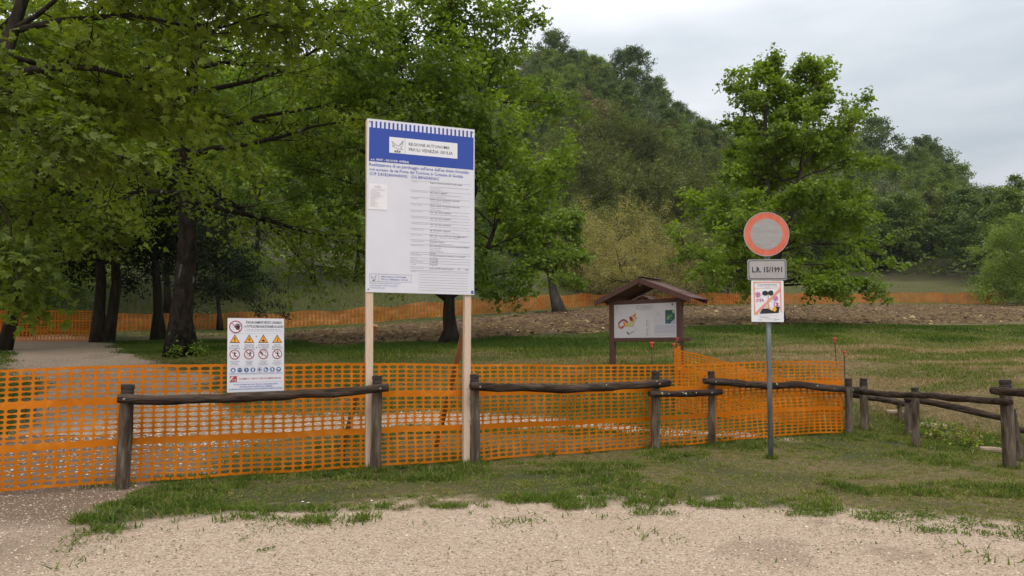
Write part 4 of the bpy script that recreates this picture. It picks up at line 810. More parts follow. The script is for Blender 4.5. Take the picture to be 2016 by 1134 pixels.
rail(f4, [P(1780, 783, 12.6), P(1850, 795, 12.4), P(1920, 812, 12.1), P(1985, 824, 11.8)], .052, 9)
post(f4, 1767, 13.5, 797, .04); post(f4, 1782, 12.65, 781, .05); post(f4, 2020, 11.7, 815, .05)
# log steps of the side path
M_STEP = mat('cut log face', (.36, .26, .17), .9, var=[((.22, .15, .1), 9, 2)], bump=(20, .5, .01))
for (px, d, w, rr, lab) in [(1823, 13.35, .55, .055, 'pale log step in the dip behind the right railing, higher one'), (1762, 13.9, .38, .05, 'broken log end lying under the sloping handrail'), (1948, 11.5, .4, .05, 'pale log step half buried in grass near the tall right post')]:
    g = onground(px, d); m = MB(); rs = RS(px); m.tube([(g.x - w / 2, g.y + .03, g.z + .07), (g.x, g.y, g.z + .07), (g.x + w / 2, g.y - .06, g.z + .04)], rr, 10, jit=.2, rs=rs); o = m.obj('log_step', M_STEP); tag(o, lab, 'log step')
# weedy plants in the dip
def weed(px, d, h, n, seed, lab, col):
    g = onground(px, d); rs = RS(seed); r = root('weed_plant', lab, 'weed', tuple(g)); m = MB(); C = []; O = []
    for i in range(n):
        a = rs.rand() * 6.28; p0 = np.array(g) + [.25 * rs.randn(), .12 * rs.randn(), -.03]; br = grow(rs, p0, [math.cos(a) * .35, math.sin(a) * .35, 1], h * (.5 + .6 * rs.rand()), 5, .15, -.03)
        m.tube(br, np.linspace(.006, .002, 6), 3, cap=False)
        for q in range(10): p, dd = at_t(br, .2 + .8 * rs.rand()); C.append(p + .03 * rs.randn(3)); O.append(side_dir(rs, dd, 1.0))
    m.obj('stalks', M_BARKG, r); C = np.array(C); link('leaves', leaves_mesh('leaves', C, np.array(O), .075, rs.rand(len(C)), seed, 'oval', col), r)
weed(1890, 12.4, .5, 14, 1, 'bright yellow green weed in the dip, left of the tall right post', M_H['yellow']); weed(1850, 12.7, .38, 14, 2, 'dark leafy weed beside the pale log step', M_LEAF_DARK); weed(1935, 11.9, .36, 16, 3, 'brown stemmed weed just left of the tall right post', M_LEAF_DARK); weed(1795, 12.9, .3, 12, 4, 'low green weed at the foot of the middle right post', M_LEAF_MID)
# distant rail fence in the right meadow
ft = root('meadow_fence', 'small distant wooden rail fence at the edge of the wood on the right', 'fence', tuple(onground(1880, 100)))
M_FF = mat('pale fence wood', (.12, .095, .07), .9)
prev = None
for i, (px, d) in enumerate([(1868, 104), (1897, 99), (1925, 95), (1950, 91)]):
    g = onground(px, d); m = MB(); m.tube([g - Vector((0, 0, .2)), g + Vector((0, 0, 1.2))], .07, 6); m.obj('post', M_FF, ft)
    if prev is not None:
        for hh in (.55, 1.05): m = MB(); m.tube([prev + Vector((0, -.1, hh)), g + Vector((0, -.1, hh))], .045, 6); m.obj('rail', M_FF, ft)
    prev = g
# ------------------------------------------------------------------ flat print on panels
def flatmat(name, c, rough=.5, **k): return mat(name, c, rough, spec=.3, **k)
M_WHITE = flatmat('white sheet panel', (.74, .73, .78), .42, var=[((.66, .65, .70), 2.2, 1.6)])
M_PAPER = flatmat('white paper', (.80, .78, .80), .8, bump=(9, .5, .01))
INK = {'blue': flatmat('blue print', (.035, .075, .36)), 'navy': flatmat('dark blue lettering', (.05, .10, .40)), 'black': flatmat('black print', (.03, .03, .035)), 'grey': flatmat('grey print', (.16, .16, .19)), 'pale': flatmat('pale grey print', (.42, .41, .46)),
       'red': flatmat('dark red print', (.36, .03, .045)), 'white': flatmat('white print', (.78, .77, .80)), 'yellow': flatmat('amber print', (.85, .36, .03)), 'cblue': flatmat('sign blue print', (.045, .13, .33)),
       'salmon': flatmat('faded orange red print', (.72, .24, .16), var=((.80, .42, .32), 18, 2)), 'mag': flatmat('magenta print', (.55, .12, .30)), 'pink': flatmat('pink print', (.75, .33, .55)), 'ochre': flatmat('ochre print', (.60, .34, .08)), 'maroon': flatmat('maroon print', (.22, .035, .03)),
       'rust': flatmat('rust print', (.50, .14, .035)), 'green': flatmat('green print', (.06, .20, .08)), 'dgreen': flatmat('dark teal print', (.035, .08, .075)), 'sage': flatmat('sage print', (.35, .46, .30)), 'lilac': flatmat('lilac print', (.42, .38, .46)), 'gold': flatmat('golden yellow print', (.85, .42, .02)), 'fog': flatmat('light grey print', (.44, .42, .45))}
def frame(O, Rv, Uv):
    R = Vector(Rv).normalized(); U = Vector(Uv); U = (U - R * U.dot(R)).normalized(); Nn = R.cross(U)  # R x U points towards the reader
    return Matrix(((R.x, U.x, Nn.x, O[0]), (R.y, U.y, Nn.y, O[1]), (R.z, U.z, Nn.z, O[2]), (0, 0, 0, 1)))
_tc = {}
def text_geo(s, bold):
    if (s, bold) in _tc: return _tc[(s, bold)]
    cu = bpy.data.curves.new('t', 'FONT'); cu.body = s; cu.size = 1.0; cu.resolution_u = 1; cu.offset = .018 * bold; cu.fill_mode = 'FRONT'
    ob = bpy.data.objects.new('t', cu); COL.objects.link(ob); dg = bpy.context.evaluated_depsgraph_get(); me = ob.evaluated_get(dg).to_mesh()
    V = np.array([v.co[:2] for v in me.vertices]) if len(me.vertices) else np.zeros((0, 2)); F = [list(p.vertices) for p in me.polygons]
    ob.evaluated_get(dg).to_mesh_clear(); bpy.data.objects.remove(ob); bpy.data.curves.remove(cu); _tc[(s, bold)] = (V, F); return V, F
class Print:
    """flat shapes on a panel, local metres: u right, v up, layers 1.2 mm apart"""
    def __init__(s, name, M, parent, zb=.0015): s.name, s.M, s.parent, s.zb = name, M, parent, zb; s.V = []; s.F = []; s.mi = []; s.mats = []
    def m(s, k):
        if k not in s.mats: s.mats.append(k)
        return s.mats.index(k)
    def poly(s, pts, ink, layer=0, faces=None):
        b = len(s.V); z = s.zb + .0012 * layer; s.V += [(p[0], p[1], z) for p in pts]
        for f in (faces or [list(range(len(pts)))]): s.F.append([b + i for i in f]); s.mi.append(s.m(ink))
    def rect(s, u, v, w, h, ink, layer=0): s.poly([(u, v), (u + w, v), (u + w, v + h), (u, v + h)], ink, layer)
    def frame(s, u, v, w, h, t, ink, layer=0):
        s.rect(u, v, w, t, ink, layer); s.rect(u, v + h - t, w, t, ink, layer); s.rect(u, v + t, t, h - 2 * t, ink, layer); s.rect(u + w - t, v + t, t, h - 2 * t, ink, layer)
    def disc(s, u, v, r, ink, layer=0, n=28, ry=None): s.poly([(u + r * math.cos(a), v + (ry or r) * math.sin(a)) for a in np.arange(n) * 2 * math.pi / n], ink, layer)
    def ring(s, u, v, r, t, ink, layer=0, n=32):
        an = np.arange(n) * 2 * math.pi / n; s.poly([(u + r * math.cos(a), v + r * math.sin(a)) for a in an] + [(u + (r - t) * math.cos(a), v + (r - t) * math.sin(a)) for a in an], ink, layer, [[i, (i + 1) % n, n + (i + 1) % n, n + i] for i in range(n)])
    def line(s, a, b, t, ink, layer=0):
        a, b = np.array(a, float), np.array(b, float); d = (b - a) / (np.linalg.norm(b - a) + 1e-9); n = np.array([-d[1], d[0]]) * t / 2; s.poly([a - n, b - n, b + n, a + n], ink, layer)
    def pline(s, pts, t, ink, layer=0):
        for a, b in zip(pts[:-1], pts[1:]): s.line(a, b, t, ink, layer)
    def text(s, t, u, v, h, ink, w=None, al='l', bold=0, layer=0):
        V, F = text_geo(t, bold)
        if not len(V): return
        k = h / .72; W = V[:, 0].max() - V[:, 0].min(); sx = k if w is None else w / W; x0 = V[:, 0].min()
        off = {'l': 0, 'c': -W * sx / 2, 'r': -W * sx}[al]; P_ = [(u + off + (p[0] - x0) * sx, v + p[1] * k) for p in V]; s.poly(P_, ink, layer, F)
    def build(s, label=None):
        me = bpy.data.meshes.new(s.name); me.from_pydata([tuple(s.M @ Vector(v)) for v in s.V], [], s.F)
        for k in s.mats: me.materials.append(INK[k])
        me.polygons.foreach_set('material_index', s.mi); me.update(); o = bpy.data.objects.new(s.name, me); COL.objects.link(o); o.parent = s.parent
        rt = s.parent
        while rt.parent: rt = rt.parent
        o.matrix_parent_inverse = Matrix.Translation(-WL(rt)) if s.parent == rt else Matrix.Identity(4)
        if label: o['label'] = label
        return o
def slab(name, M, w, h, t, mat_, parent, u0=0, v0=0, r=0, z0=None, outline=None):
    """a panel of thickness t whose front face is the plane of M; r: corner radius"""
    if outline is None:
        if r > 0: outline = [(cx + r * math.cos(a), cy + r * math.sin(a)) for cx, cy, a0 in [(u0 + w - r, v0 + h - r, 0), (u0 + r, v0 + h - r, 90), (u0 + r, v0 + r, 180), (u0 + w - r, v0 + r, 270)] for a in np.radians(a0 + np.array([0, 22.5, 45, 67.5, 90]))]
        else: outline = [(u0, v0), (u0 + w, v0), (u0 + w, v0 + h), (u0, v0 + h)]
    n = len(outline); z = 0 if z0 is None else z0; V = [tuple(M @ Vector((x, y, z))) for x, y in outline] + [tuple(M @ Vector((x, y, z - t))) for x, y in outline]
    F = [list(range(n)), list(range(2 * n - 1, n - 1, -1))] + [[i, n + i, n + (i + 1) % n, (i + 1) % n] for i in range(n)]
    me = bpy.data.meshes.new(name); me.from_pydata(V, [], F); me.materials.append(mat_); me.update(); o = bpy.data.objects.new(name, me); COL.objects.link(o); o.parent = parent
    rt = parent
    while rt.parent: rt = rt.parent
    o.matrix_parent_inverse = Matrix.Translation(-WL(rt)) if parent == rt else Matrix.Identity(4)
    return o
def beam(name, a, b, w, t, mat_, parent, side=(1, 0, 0)):
    """square timber from a to b, w along side, t across; slightly bevelled"""
    a, b = Vector(a), Vector(b); d = (b - a).normalized(); s = Vector(side); s = (s - d * s.dot(d)).normalized(); n = d.cross(s)
    M = Matrix(((s.x, n.x, d.x, a.x), (s.y, n.y, d.y, a.y), (s.z, n.z, d.z, a.z), (0, 0, 0, 1))); L_ = (b - a).length; c = min(w, t) * .07
    o8 = [(-w / 2 + c, -t / 2), (w / 2 - c, -t / 2), (w / 2, -t / 2 + c), (w / 2, t / 2 - c), (w / 2 - c, t / 2), (-w / 2 + c, t / 2), (-w / 2, t / 2 - c), (-w / 2, -t / 2 + c)]
    V = [tuple(M @ Vector((x, y, z))) for z in (0, L_) for x, y in o8]; F = [list(range(7, -1, -1)), list(range(8, 16))] + [[i, (i + 1) % 8, 8 + (i + 1) % 8, 8 + i] for i in range(8)]
    me = bpy.data.meshes.new(name); me.from_pydata(V, [], F); me.materials.append(mat_); me.update(); o = bpy.data.objects.new(name, me); COL.objects.link(o); o.parent = parent
    rt = parent
    while rt.parent: rt = rt.parent
    o.matrix_parent_inverse = Matrix.Translation(-WL(rt)) if parent == rt else Matrix.Identity(4)
    return o
def bird(p, u, v, s, ink, lw=.010):
    """eagle emblem over a small crown of walls, drawn in lines"""
    q = lambda x, y: (u + x * s, v + y * s)
    p.pline([q(.02, .80), q(.22, .66), q(.40, .55), q(.52, .45), q(.60, .55), q(.74, .72), q(.88, .95), q(.86, .66), q(.78, .46), q(.66, .34)], lw * s * 3, ink)
    p.pline([q(.02, .80), q(.12, .62), q(.30, .50), q(.20, .46), q(.10, .52), q(.06, .46), q(.16, .38), q(.34, .36), q(.42, .26), q(.58, .26), q(.80, .22), q(.86, .28), q(.70, .36)], lw * s * 3, ink)
    for x in (.62, .70, .78): p.line(q(x, .5 + (x - .62)), q(x + .08, .62 + (x - .62) * 1.6), lw * s * 2.2, ink)
    for x in (.24, .40, .56): p.rect(*q(x, -.02), .12 * s, .14 * s, ink)
    p.rect(*q(.22, .10), .50 * s, .03 * s, ink); p.line(q(.46, .12), q(.46, .26), lw * s * 2.5, ink)
# ------------------------------------------------------------------ the tall construction board
M_PINE = mat('pale pine timber', (.62, .44, .31), .7, var=[((.50, .34, .22), 3, 2.2), ((.70, .54, .41), 14, 2)], stretch=(6, 6, .5), bump=(12, .25, .005))
M_BRACE = mat('orange stained timber', (.42, .19, .07), .75, var=[((.30, .13, .05), 4, 2)], stretch=(4, 4, .6))
bl = P(720, 575, 9.02); br = P(933.5, 580.5, 9.49); tl = P(720, 233, 9.02)
W_, H_ = (br - bl).length, (tl - bl).length
br.z = (bl.z + br.z) / 2; bl.z = br.z
M1 = frame(bl, br - bl, (0, 0, 1)); g = onground(825, 9.25)
R1 = root('construction_board', 'tall white construction notice board with a blue header on two pine posts', 'sign board', tuple(g))
panel = slab('panel', M1, W_, H_, .012, M_WHITE, R1)
for (u, px, py, lab) in [(.036, 727, 919, None), (W_ - .066, 921, 907, None)]:
    top = M1 @ Vector((u, H_ - .004, -.063)); bx, by = (M1 @ Vector((u + .0, 0, -.063))).xy; b = Vector((bx, by, gz(bx, by) - .15)); b.x += (.035 if px < 800 else -.02)
    POSTS.append((Vector((bx, by, 0)), .06)); pt = beam('post', b, top, .088, .095, M_PINE, R1, side=M1.col[0].xyz)
    q = MB(); rs = RS(px)
    for k in range(5):
        zz = gz(bx, by) + .3 + 1.7 * rs.rand(); pp = np.array(M1 @ Vector((u + .02 * rs.randn(), 0, -.0145))); q.tube([(pp[0], pp[1], zz), (pp[0] - .0, pp[1] - .002, zz)], .007, 6)
    c = q.obj('knot', M_BRACE, R1); c.parent = pt; c.matrix_parent_inverse = Matrix.Identity(4)
def brace(pt_top, px, d):
    e = onground(px, d); beam('brace', (e.x, e.y, e.z - .1), pt_top, .07, .05, M_BRACE, R1)
brace(P(915, 645, 9.66), 857, 10.9); brace(P(738, 640, 9.25), 672, 10.4)
for u, v in ((.03, H_ - .04), (W_ - .03, H_ - .04), (.03, .035), (W_ - .03, .04)):
    q = MB(); a = np.array(M1 @ Vector((u, v, 0))); n_ = np.array(M1.col[2].xyz); q.tube([a, a + n_ * .005], .008, 8); c = q.obj('screw', M_ROD, R1); c.parent = panel; c.matrix_parent_inverse = Matrix.Identity(4)
sx, sy = W_ / 1.0, H_ / 1.0
# layout measured on the photograph as fractions of the panel
hb = Print('header_band', M1, panel); yt, yb = H_ * .950, H_ * .753
hb.rect(.022, yb, W_ - .036, yt - yb, 'blue')
nst = 25; sw = (W_ - .05) / nst
for i in range(nst): hb.rect(.045 + i * sw, yt - .0005, sw * .42, H_ * .038, 'blue', 0)
hb.build()
lp = Print('logo_plate', M1, panel); pu, pv, pw, ph = W_ * .197, H_ * .812, W_ * .636, H_ * .093
lp.rect(pu, pv, pw, ph, 'white', 1); lp.line((pu + pw * .225, pv), (pu + pw * .225, pv + ph), .003, 'grey', 2); lp.zb = .004; bird(lp, pu + .025, pv + .012, ph * .84, 'grey', .010)
lp.text('REGIONE AUTONOMA', pu + pw * .28, pv + ph * .56, ph * .20, 'black', w=pw * .60, bold=.3); lp.text('FRIULI VENEZIA GIULIA', pu + pw * .28, pv + ph * .22, ph * .20, 'black', w=pw * .65, bold=.3); lp.build()
t = Print('lettering', M1, panel)
t.text('s.n. 0007 - NUOVA OPERA', .045, H_ * .7585, .030, 'white', w=W_ * .345, bold=1, layer=2)
t.text("Realizzazione di un parcheggio sull'area dell'ex vivaio forestale", .028, H_ * .7265, .041, 'navy', w=W_ * .925, bold=.8)
t.text('con accesso da via Ponte del Torrione in Comune di Gorizia', .028, H_ * .699, .041, 'navy', w=W_ * .868, bold=.8)
t.text('CUP D81B24000040002   CIG B89AFAF0AC', .028, H_ * .672, .041, 'navy', w=W_ * .64, bold=.8)
rows = [(.574, 'Committente', ['Regione Autonoma Friuli Venezia Giulia', '', 'Direzione centrale patrimonio, demanio, servizi generali e sistemi informativi', 'Servizio patrimonio', 'Trieste, corso Cavour 1']), (.513, 'Responsabile del procedimento', ['ing. Diana Coggiotti', 'Regione Autonoma Friuli Venezia Giulia - Servizio Patrimonio', 'Direzione centrale patrimonio']),
        (.468, 'Progettisti', ['Studio Causero & Spadetto Associati', 'Via Luigi Moretti 11/1 - 33100 Udine', 'arch. ing. associati']), (.428, 'Progetto strutture', ['Studio Causero & Spadetto Associati', 'Via Luigi Moretti 11/1 - 33100 Udine', 'arch. ing. associati']), (.386, 'Direttore dei lavori', ['dott. ing. Paolo Spadetto', 'Studio Causero & Spadetto Associati - Via Luigi Moretti 11/1 - 33100 Udine']),
        (.347, 'Coordinatore della sicurezza in fase di progettazione', ['dott. ing. Paolo Spadetto', 'Studio Causero & Spadetto Associati - Via Luigi Moretti 11/1 - 33100 Udine']), (.308, 'Coordinatore della sicurezza in fase di esecuzione', ['dott. ing. Paolo Spadetto', 'Studio Causero & Spadetto Associati - Via Luigi Moretti 11/1 - 33100 Udine']),
        (.270, 'Collaudatore strutture', ['ing. Alessandro Gregorig', 'Studio Gregorig s.r.l. - Via Trento 12 - 34170 Gorizia']), (.235, 'Impresa esecutrice', ['Edil Calor S.n.c. di Perusin Anna Maria & C.', 'Via G. Galilei 11 - 34070 Mossa (Gorizia) - 0481 80000', 'P.IVA 00000000000']), (.197, 'Direttore del cantiere', ['Gregoratto Andrea', 'Edil Calor S.n.c. di Perusin Anna Maria & C.']), (.168, 'Importo totale lavori', ['Euro 158.000,00 di cui oneri per la sicurezza 4.000,00', 'per la categoria OG3', 'categoria prevalente', 'categoria scorporabile OG3']),
        (.1195, 'Inizio lavori', ['04.2025']), (.1065, 'Durata dei lavori', ['90 (novanta) giorni naturali e consecutivi', 'IVA - compresa']), (.083, 'Fine lavori', ['30.06.2025']), (.066, 'Data consegna lavori', ['01.04.2025']), (.050, 'Proroghe', ['30 giorni']), (.026, 'Ulteriori informazioni', ['presso gli uffici della Direzione        tel.        email'])]
sp = [r[0] for r in rows]; mul = lambda f: H_ * (.155 + (f - .026) * (.660 - .155) / (.574 - .026))
tb = Print('notice_table', M1, panel); uL, uM, uR = W_ * .405, W_ * .575, W_ * .962
for i, (f_, a_, bs) in enumerate(rows):
    y = mul(f_); nxt = mul(rows[i + 1][0]) if i + 1 < len(rows) else y - .045; tb.line((uL - .02, y), (uR, y), .0024, 'grey'); nl = len(bs); gap = min(.026, (y - nxt - .004) / (nl + .12)); hh = min(.016, gap * .66)
    tb.text(a_, uL, y - gap * .85, hh * .72, 'grey', w=min(W_ * .155, .0075 * len(a_)))
    for k, b_ in enumerate(bs):
        if b_: tb.text(b_, uM, y - gap * (k + .85), hh * (1.15 if k == 0 else .8), 'black' if k == 0 else 'grey', w=min(W_ * .37, (.0112 if k == 0 else .0072) * len(b_)), bold=.4 if k == 0 else 0)
y = mul(.026) - .045; tb.line((uL - .02, y), (uR, y), .0024, 'grey'); tb.text('Subappaltatori', uL, y - .017, .010, 'grey')
for k in range(8): tb.line((uL + .10, y - .018 - k * .0335), (uR - .03, y - .018 - k * .0335), .0022, 'grey')
tb.build(); t.build()
sl = Print('small_logo', M1, panel); u, v, w, h = .045, .195 - .075, W_ * .375, .098; v = H_ * .052 + .02
sl.frame(u, v, w, h, .003, 'grey'); sl.line((u + w * .22, v), (u + w * .22, v + h), .003, 'grey'); bird(sl, u + .014, v + .010, h * .8, 'grey'); sl.text('REGIONE AUTONOMA', u + w * .28, v + h * .56, .020, 'navy', w=w * .60, bold=.3); sl.text('FRIULI VENEZIA GIULIA', u + w * .28, v + h * .22, .020, 'navy', w=w * .65, bold=.3)
for k, s_ in enumerate(['Direzione centrale patrimonio, demanio,', 'servizi generali e sistemi informativi', 'Servizio patrimonio']): sl.text(s_, u, v - .026 - k * .029, .016, 'navy', w=W_ * (.275, .25, .14)[k])
sl.build(); sq = Print('blue_mark', M1, panel); sq.rect(W_ - .042, .012, .032, .042, 'cblue'); sq.build()
# taped sheet of paper (hangs on the board)
pm = M1 @ Matrix.Translation((.022, H_ * .475, .004)); rp = root('taped_notice', 'white paper notice in a plastic sleeve taped to the left of the tall board', 'notice', tuple(pm @ Vector((0, 0, 0))))
sh = slab('sheet', pm, .235, .325, .002, M_PAPER, rp); pr = Print('lettering', pm, sh); rs = RS(8)
pr.text('NOTIFICA', .08, .292, .010, 'grey'); pr.text('PRELIMINARE', .075, .277, .010, 'grey'); pr.build(); pr = Print('text_lines', pm, sh)
for k in range(17):
    w = .05 + .14 * rs.rand(); pr.rect(.018 + .03 * rs.rand() * (k % 3 == 0), .255 - k * .0135, w, .0028, 'pale')
pr.build()
# ------------------------------------------------------------------ site warning sign
a_, b_, c_ = P(447, 773, 8.30), P(559, 769, 8.62), P(444, 626, 8.30); Mw = frame(a_, b_ - a_, c_ - a_); Ww, Hw = (b_ - a_).length, (c_ - a_).length
gw = onground(500, 8.45); R2 = root('site_warning_sign', 'white building site warning sign covered in pictograms, above the left log rail', 'sign', tuple(gw)); pw_ = slab('panel', Mw, Ww, Hw, .004, M_WHITE, R2, r=.008)
def pg(): return Print('pictogram', Mw, pw_)
X = lambda f: Ww * f; Y = lambda f: Hw * f
t = Print('lettering', Mw, pw_)
t.text("È RIGOROSAMENTE VIETATO L'INGRESSO", X(.64), Y(.928), Y(.034), 'black', w=X(.64), al='c', bold=1); t.text('A TUTTE LE PERSONE ESTRANEE AI LAVORI', X(.635), Y(.872), Y(.034), 'black', w=X(.69), al='c', bold=1)
t.text("La Direzione declina responsabilità per qualunque incidente", X(.635), Y(.844), Y(.012), 'grey', w=X(.60), al='c'); t.text("dovesse derivare agli estranei che violassero tale divieto", X(.635), Y(.823), Y(.012), 'grey', w=X(.68), al='c')
for yy in (.79, .345, .235, .13, .11): t.line((X(.03), Y(yy) if yy != .11 else Y(.13)), (X(.97), Y(yy) if yy != .11 else Y(.13)), .0018, 'pale')
cols = [.125, .375, .625, .875]
for x, ls in zip(cols, (['LAVORI', 'IN CORSO'], ['TENSIONE', 'ELETTRICA', 'PERICOLOSA'], ['ATTENZIONE', 'AI CARICHI', 'SOSPESI'], ['CADUTA', 'MATERIALI', "DALL'ALTO"])):
    for k, s_ in enumerate(ls): t.text(s_, X(x), Y(.625 - k * .028 if len(ls) == 3 else .615 - k * .034), Y(.019 if len(ls) == 3 else .023), 'grey', w=X(.012 + .0185 * len(s_)) if len(ls) == 3 else X(.023 * len(s_)), al='c', bold=.6)
for x, ls in zip(cols, (['VIETATO GETTARE', 'MATERIALI', 'DAI PONTEGGI'], ['VIETATO SALIRE', 'E SCENDERE', 'ALL\'ESTERNO', 'DEI PONTEGGI'], ['VIETATO PASSARE', 'E SOSTARE', 'NEL RAGGIO D\'AZIONE', 'DELL\'ESCAVATORE'], ['VIETATO PASSARE', 'E SOSTARE', 'NEL RAGGIO D\'AZIONE', 'DELLA GRU'])):
    for k, s_ in enumerate(ls): t.text(s_, X(x), Y(.408 - k * (.021 if len(ls) == 3 else .0165)), Y(.013 if len(ls) == 3 else .011), 'grey', w=X(.0118 * len(s_)) if len(ls) == 3 else X(.0098 * len(s_)), al='c', bold=.4)
t.text("È OBBLIGATORIO USARE I MEZZI DI PROTEZIONE PERSONALE IN DOTAZIONE A CIASCUNO", X(.5), Y(.243), Y(.014), 'navy', w=X(.94), al='c', bold=.5)
t.text('NUMERO UNICO PER LE EMERGENZE', X(.575), Y(.168), Y(.023), 'red', w=X(.74), al='c', bold=.2)
for k, s_ in enumerate(['TUTTI I LAVORATORI SONO TENUTI A SEGNALARE SUBITO', 'AI PROPRI CAPI GLI INFORTUNI, COMPRESE', 'LE LESIONI DI PICCOLA ENTITÀ A LORO ACCADUTE DURANTE IL LAVORO']): t.text(s_, X(.5), Y(.092 - k * .030), Y(.018), 'navy', w=X((.78, .58, .94)[k]), al='c', bold=.8)
t.build()
p = pg(); cx, cy, r = X(.14), Y(.882), X(.112); p.disc(cx, cy, r * .98, 'white'); p.disc(cx + r * .30, cy - r * .18, r * .33, 'black', 1)
for k, (dx, an, ln) in enumerate([(-.02, 100, .62), (.14, 94, .72), (.30, 88, .76), (.46, 82, .68), (.58, 62, .40)]):
    a0 = (cx + r * (.10 + dx * .8), cy + r * -.05); p.line(a0, (a0[0] + r * ln * .8 * math.cos(math.radians(an)), a0[1] + r * ln * .8 * math.sin(math.radians(an))), r * .13, 'black', 1)
p.line((cx + r * .1, cy - r * .2), (cx - r * .22, cy + r * .05), r * .14, 'black', 1); p.ring(cx - r * .45, cy + r * .0, r * .2, r * .04, 'pale', 1); p.line((cx - r * .7, cy - r * .45), (cx - r * .1, cy - r * .42), r * .04, 'pale', 1)
p.ring(cx, cy, r, r * .14, 'red', 2); p.line((cx - r * .62, cy + r * .62), (cx + r * .62, cy - r * .62), r * .12, 'red', 2); p.build()
for i, x in enumerate(cols):
    p = pg(); cx, cy = X(x), Y(.665); w = X(.09); h = Y(.115)
    p.poly([(cx - w, cy), (cx + w, cy), (cx, cy + h)], 'black'); p.poly([(cx - w * .82, cy + h * .07), (cx + w * .82, cy + h * .07), (cx, cy + h * .86)], 'yellow', 1)
    if i == 0: p.poly([(cx - w * .07, cy + h * .28), (cx + w * .07, cy + h * .28), (cx + w * .12, cy + h * .62), (cx - w * .12, cy + h * .62)], 'black', 2); p.disc(cx, cy + h * .18, w * .09, 'black', 2, 12)
    if i == 1: p.poly([(cx + w * .05, cy + h * .68), (cx - w * .2, cy + h * .38), (cx - w * .02, cy + h * .40), (cx - w * .06, cy + h * .12), (cx + w * .20, cy + h * .46), (cx + w * .04, cy + h * .43)], 'black', 2)
    if i == 2: p.line((cx, cy + h * .7), (cx, cy + h * .42), w * .05, 'black', 2); p.poly([(cx - w * .38, cy + h * .25), (cx - w * .1, cy + h * .13), (cx + w * .3, cy + h * .18), (cx + w * .24, cy + h * .32), (cx - w * .1, cy + h * .40)], 'black', 2)
    if i == 3: p.disc(cx + w * .05, cy + h * .42, w * .10, 'black', 2, 10); p.pline([(cx - w * .1, cy + h * .32), (cx + w * .12, cy + h * .28), (cx + w * .0, cy + h * .14), (cx + w * .25, cy + h * .20)], w * .09, 'black', 2); p.rect(cx - w * .05, cy + h * .56, w * .10, h * .07, 'black', 2)
    p.build(); p = pg(); cy = Y(.508); r = X(.088); p.disc(cx, cy, r * .98, 'white'); k = i
    man = lambda ox, oy, s_: (p.disc(cx + ox, cy + oy + s_ * .55, s_ * .16, 'black', 1, 10), p.pline([(cx + ox - s_ * .3, cy + oy + s_ * .2), (cx + ox, cy + oy + s_ * .32), (cx + ox + s_ * .42, cy + oy + s_ * .28)], s_ * .14, 'black', 1), p.line((cx + ox, cy + oy + s_ * .38), (cx + ox, cy + oy - s_ * .1), s_ * .26, 'black', 1), p.pline([(cx + ox - s_ * .32, cy + oy - s_ * .6), (cx + ox, cy + oy - s_ * .1), (cx + ox + s_ * .28, cy + oy - s_ * .6)], s_ * .14, 'black', 1))
    man((-.0, .2, -.25, .1)[i] * r, (.0, .0, -.15, -.1)[i] * r, r * (.85, .9, .55, .9)[i])
    if i == 1: [p.line((cx - r * .6, cy - r * .5 + q * r * .22), (cx - r * .15, cy - r * .5 + q * r * .22), r * .05, 'grey', 1) for q in range(5)]
    if i == 2: p.pline([(cx - r * .5, cy + r * .4), (cx + r * .2, cy + r * .55), (cx + r * .55, cy + r * .2), (cx + r * .5, cy - r * .35)], r * .10, 'grey', 1); p.disc(cx - r * .48, cy + r * .3, r * .22, 'maroon', 1, 12)
    if i == 3: p.pline([(cx - r * .5, cy + r * .1), (cx - r * .1, cy + r * .55), (cx + r * .3, cy + r * .6)], r * .07, 'grey', 1)
    p.ring(cx, cy, r, r * .16, 'red', 2); p.line((cx - r * .64, cy + r * .64), (cx + r * .64, cy - r * .64), r * .12, 'red', 2); p.build()
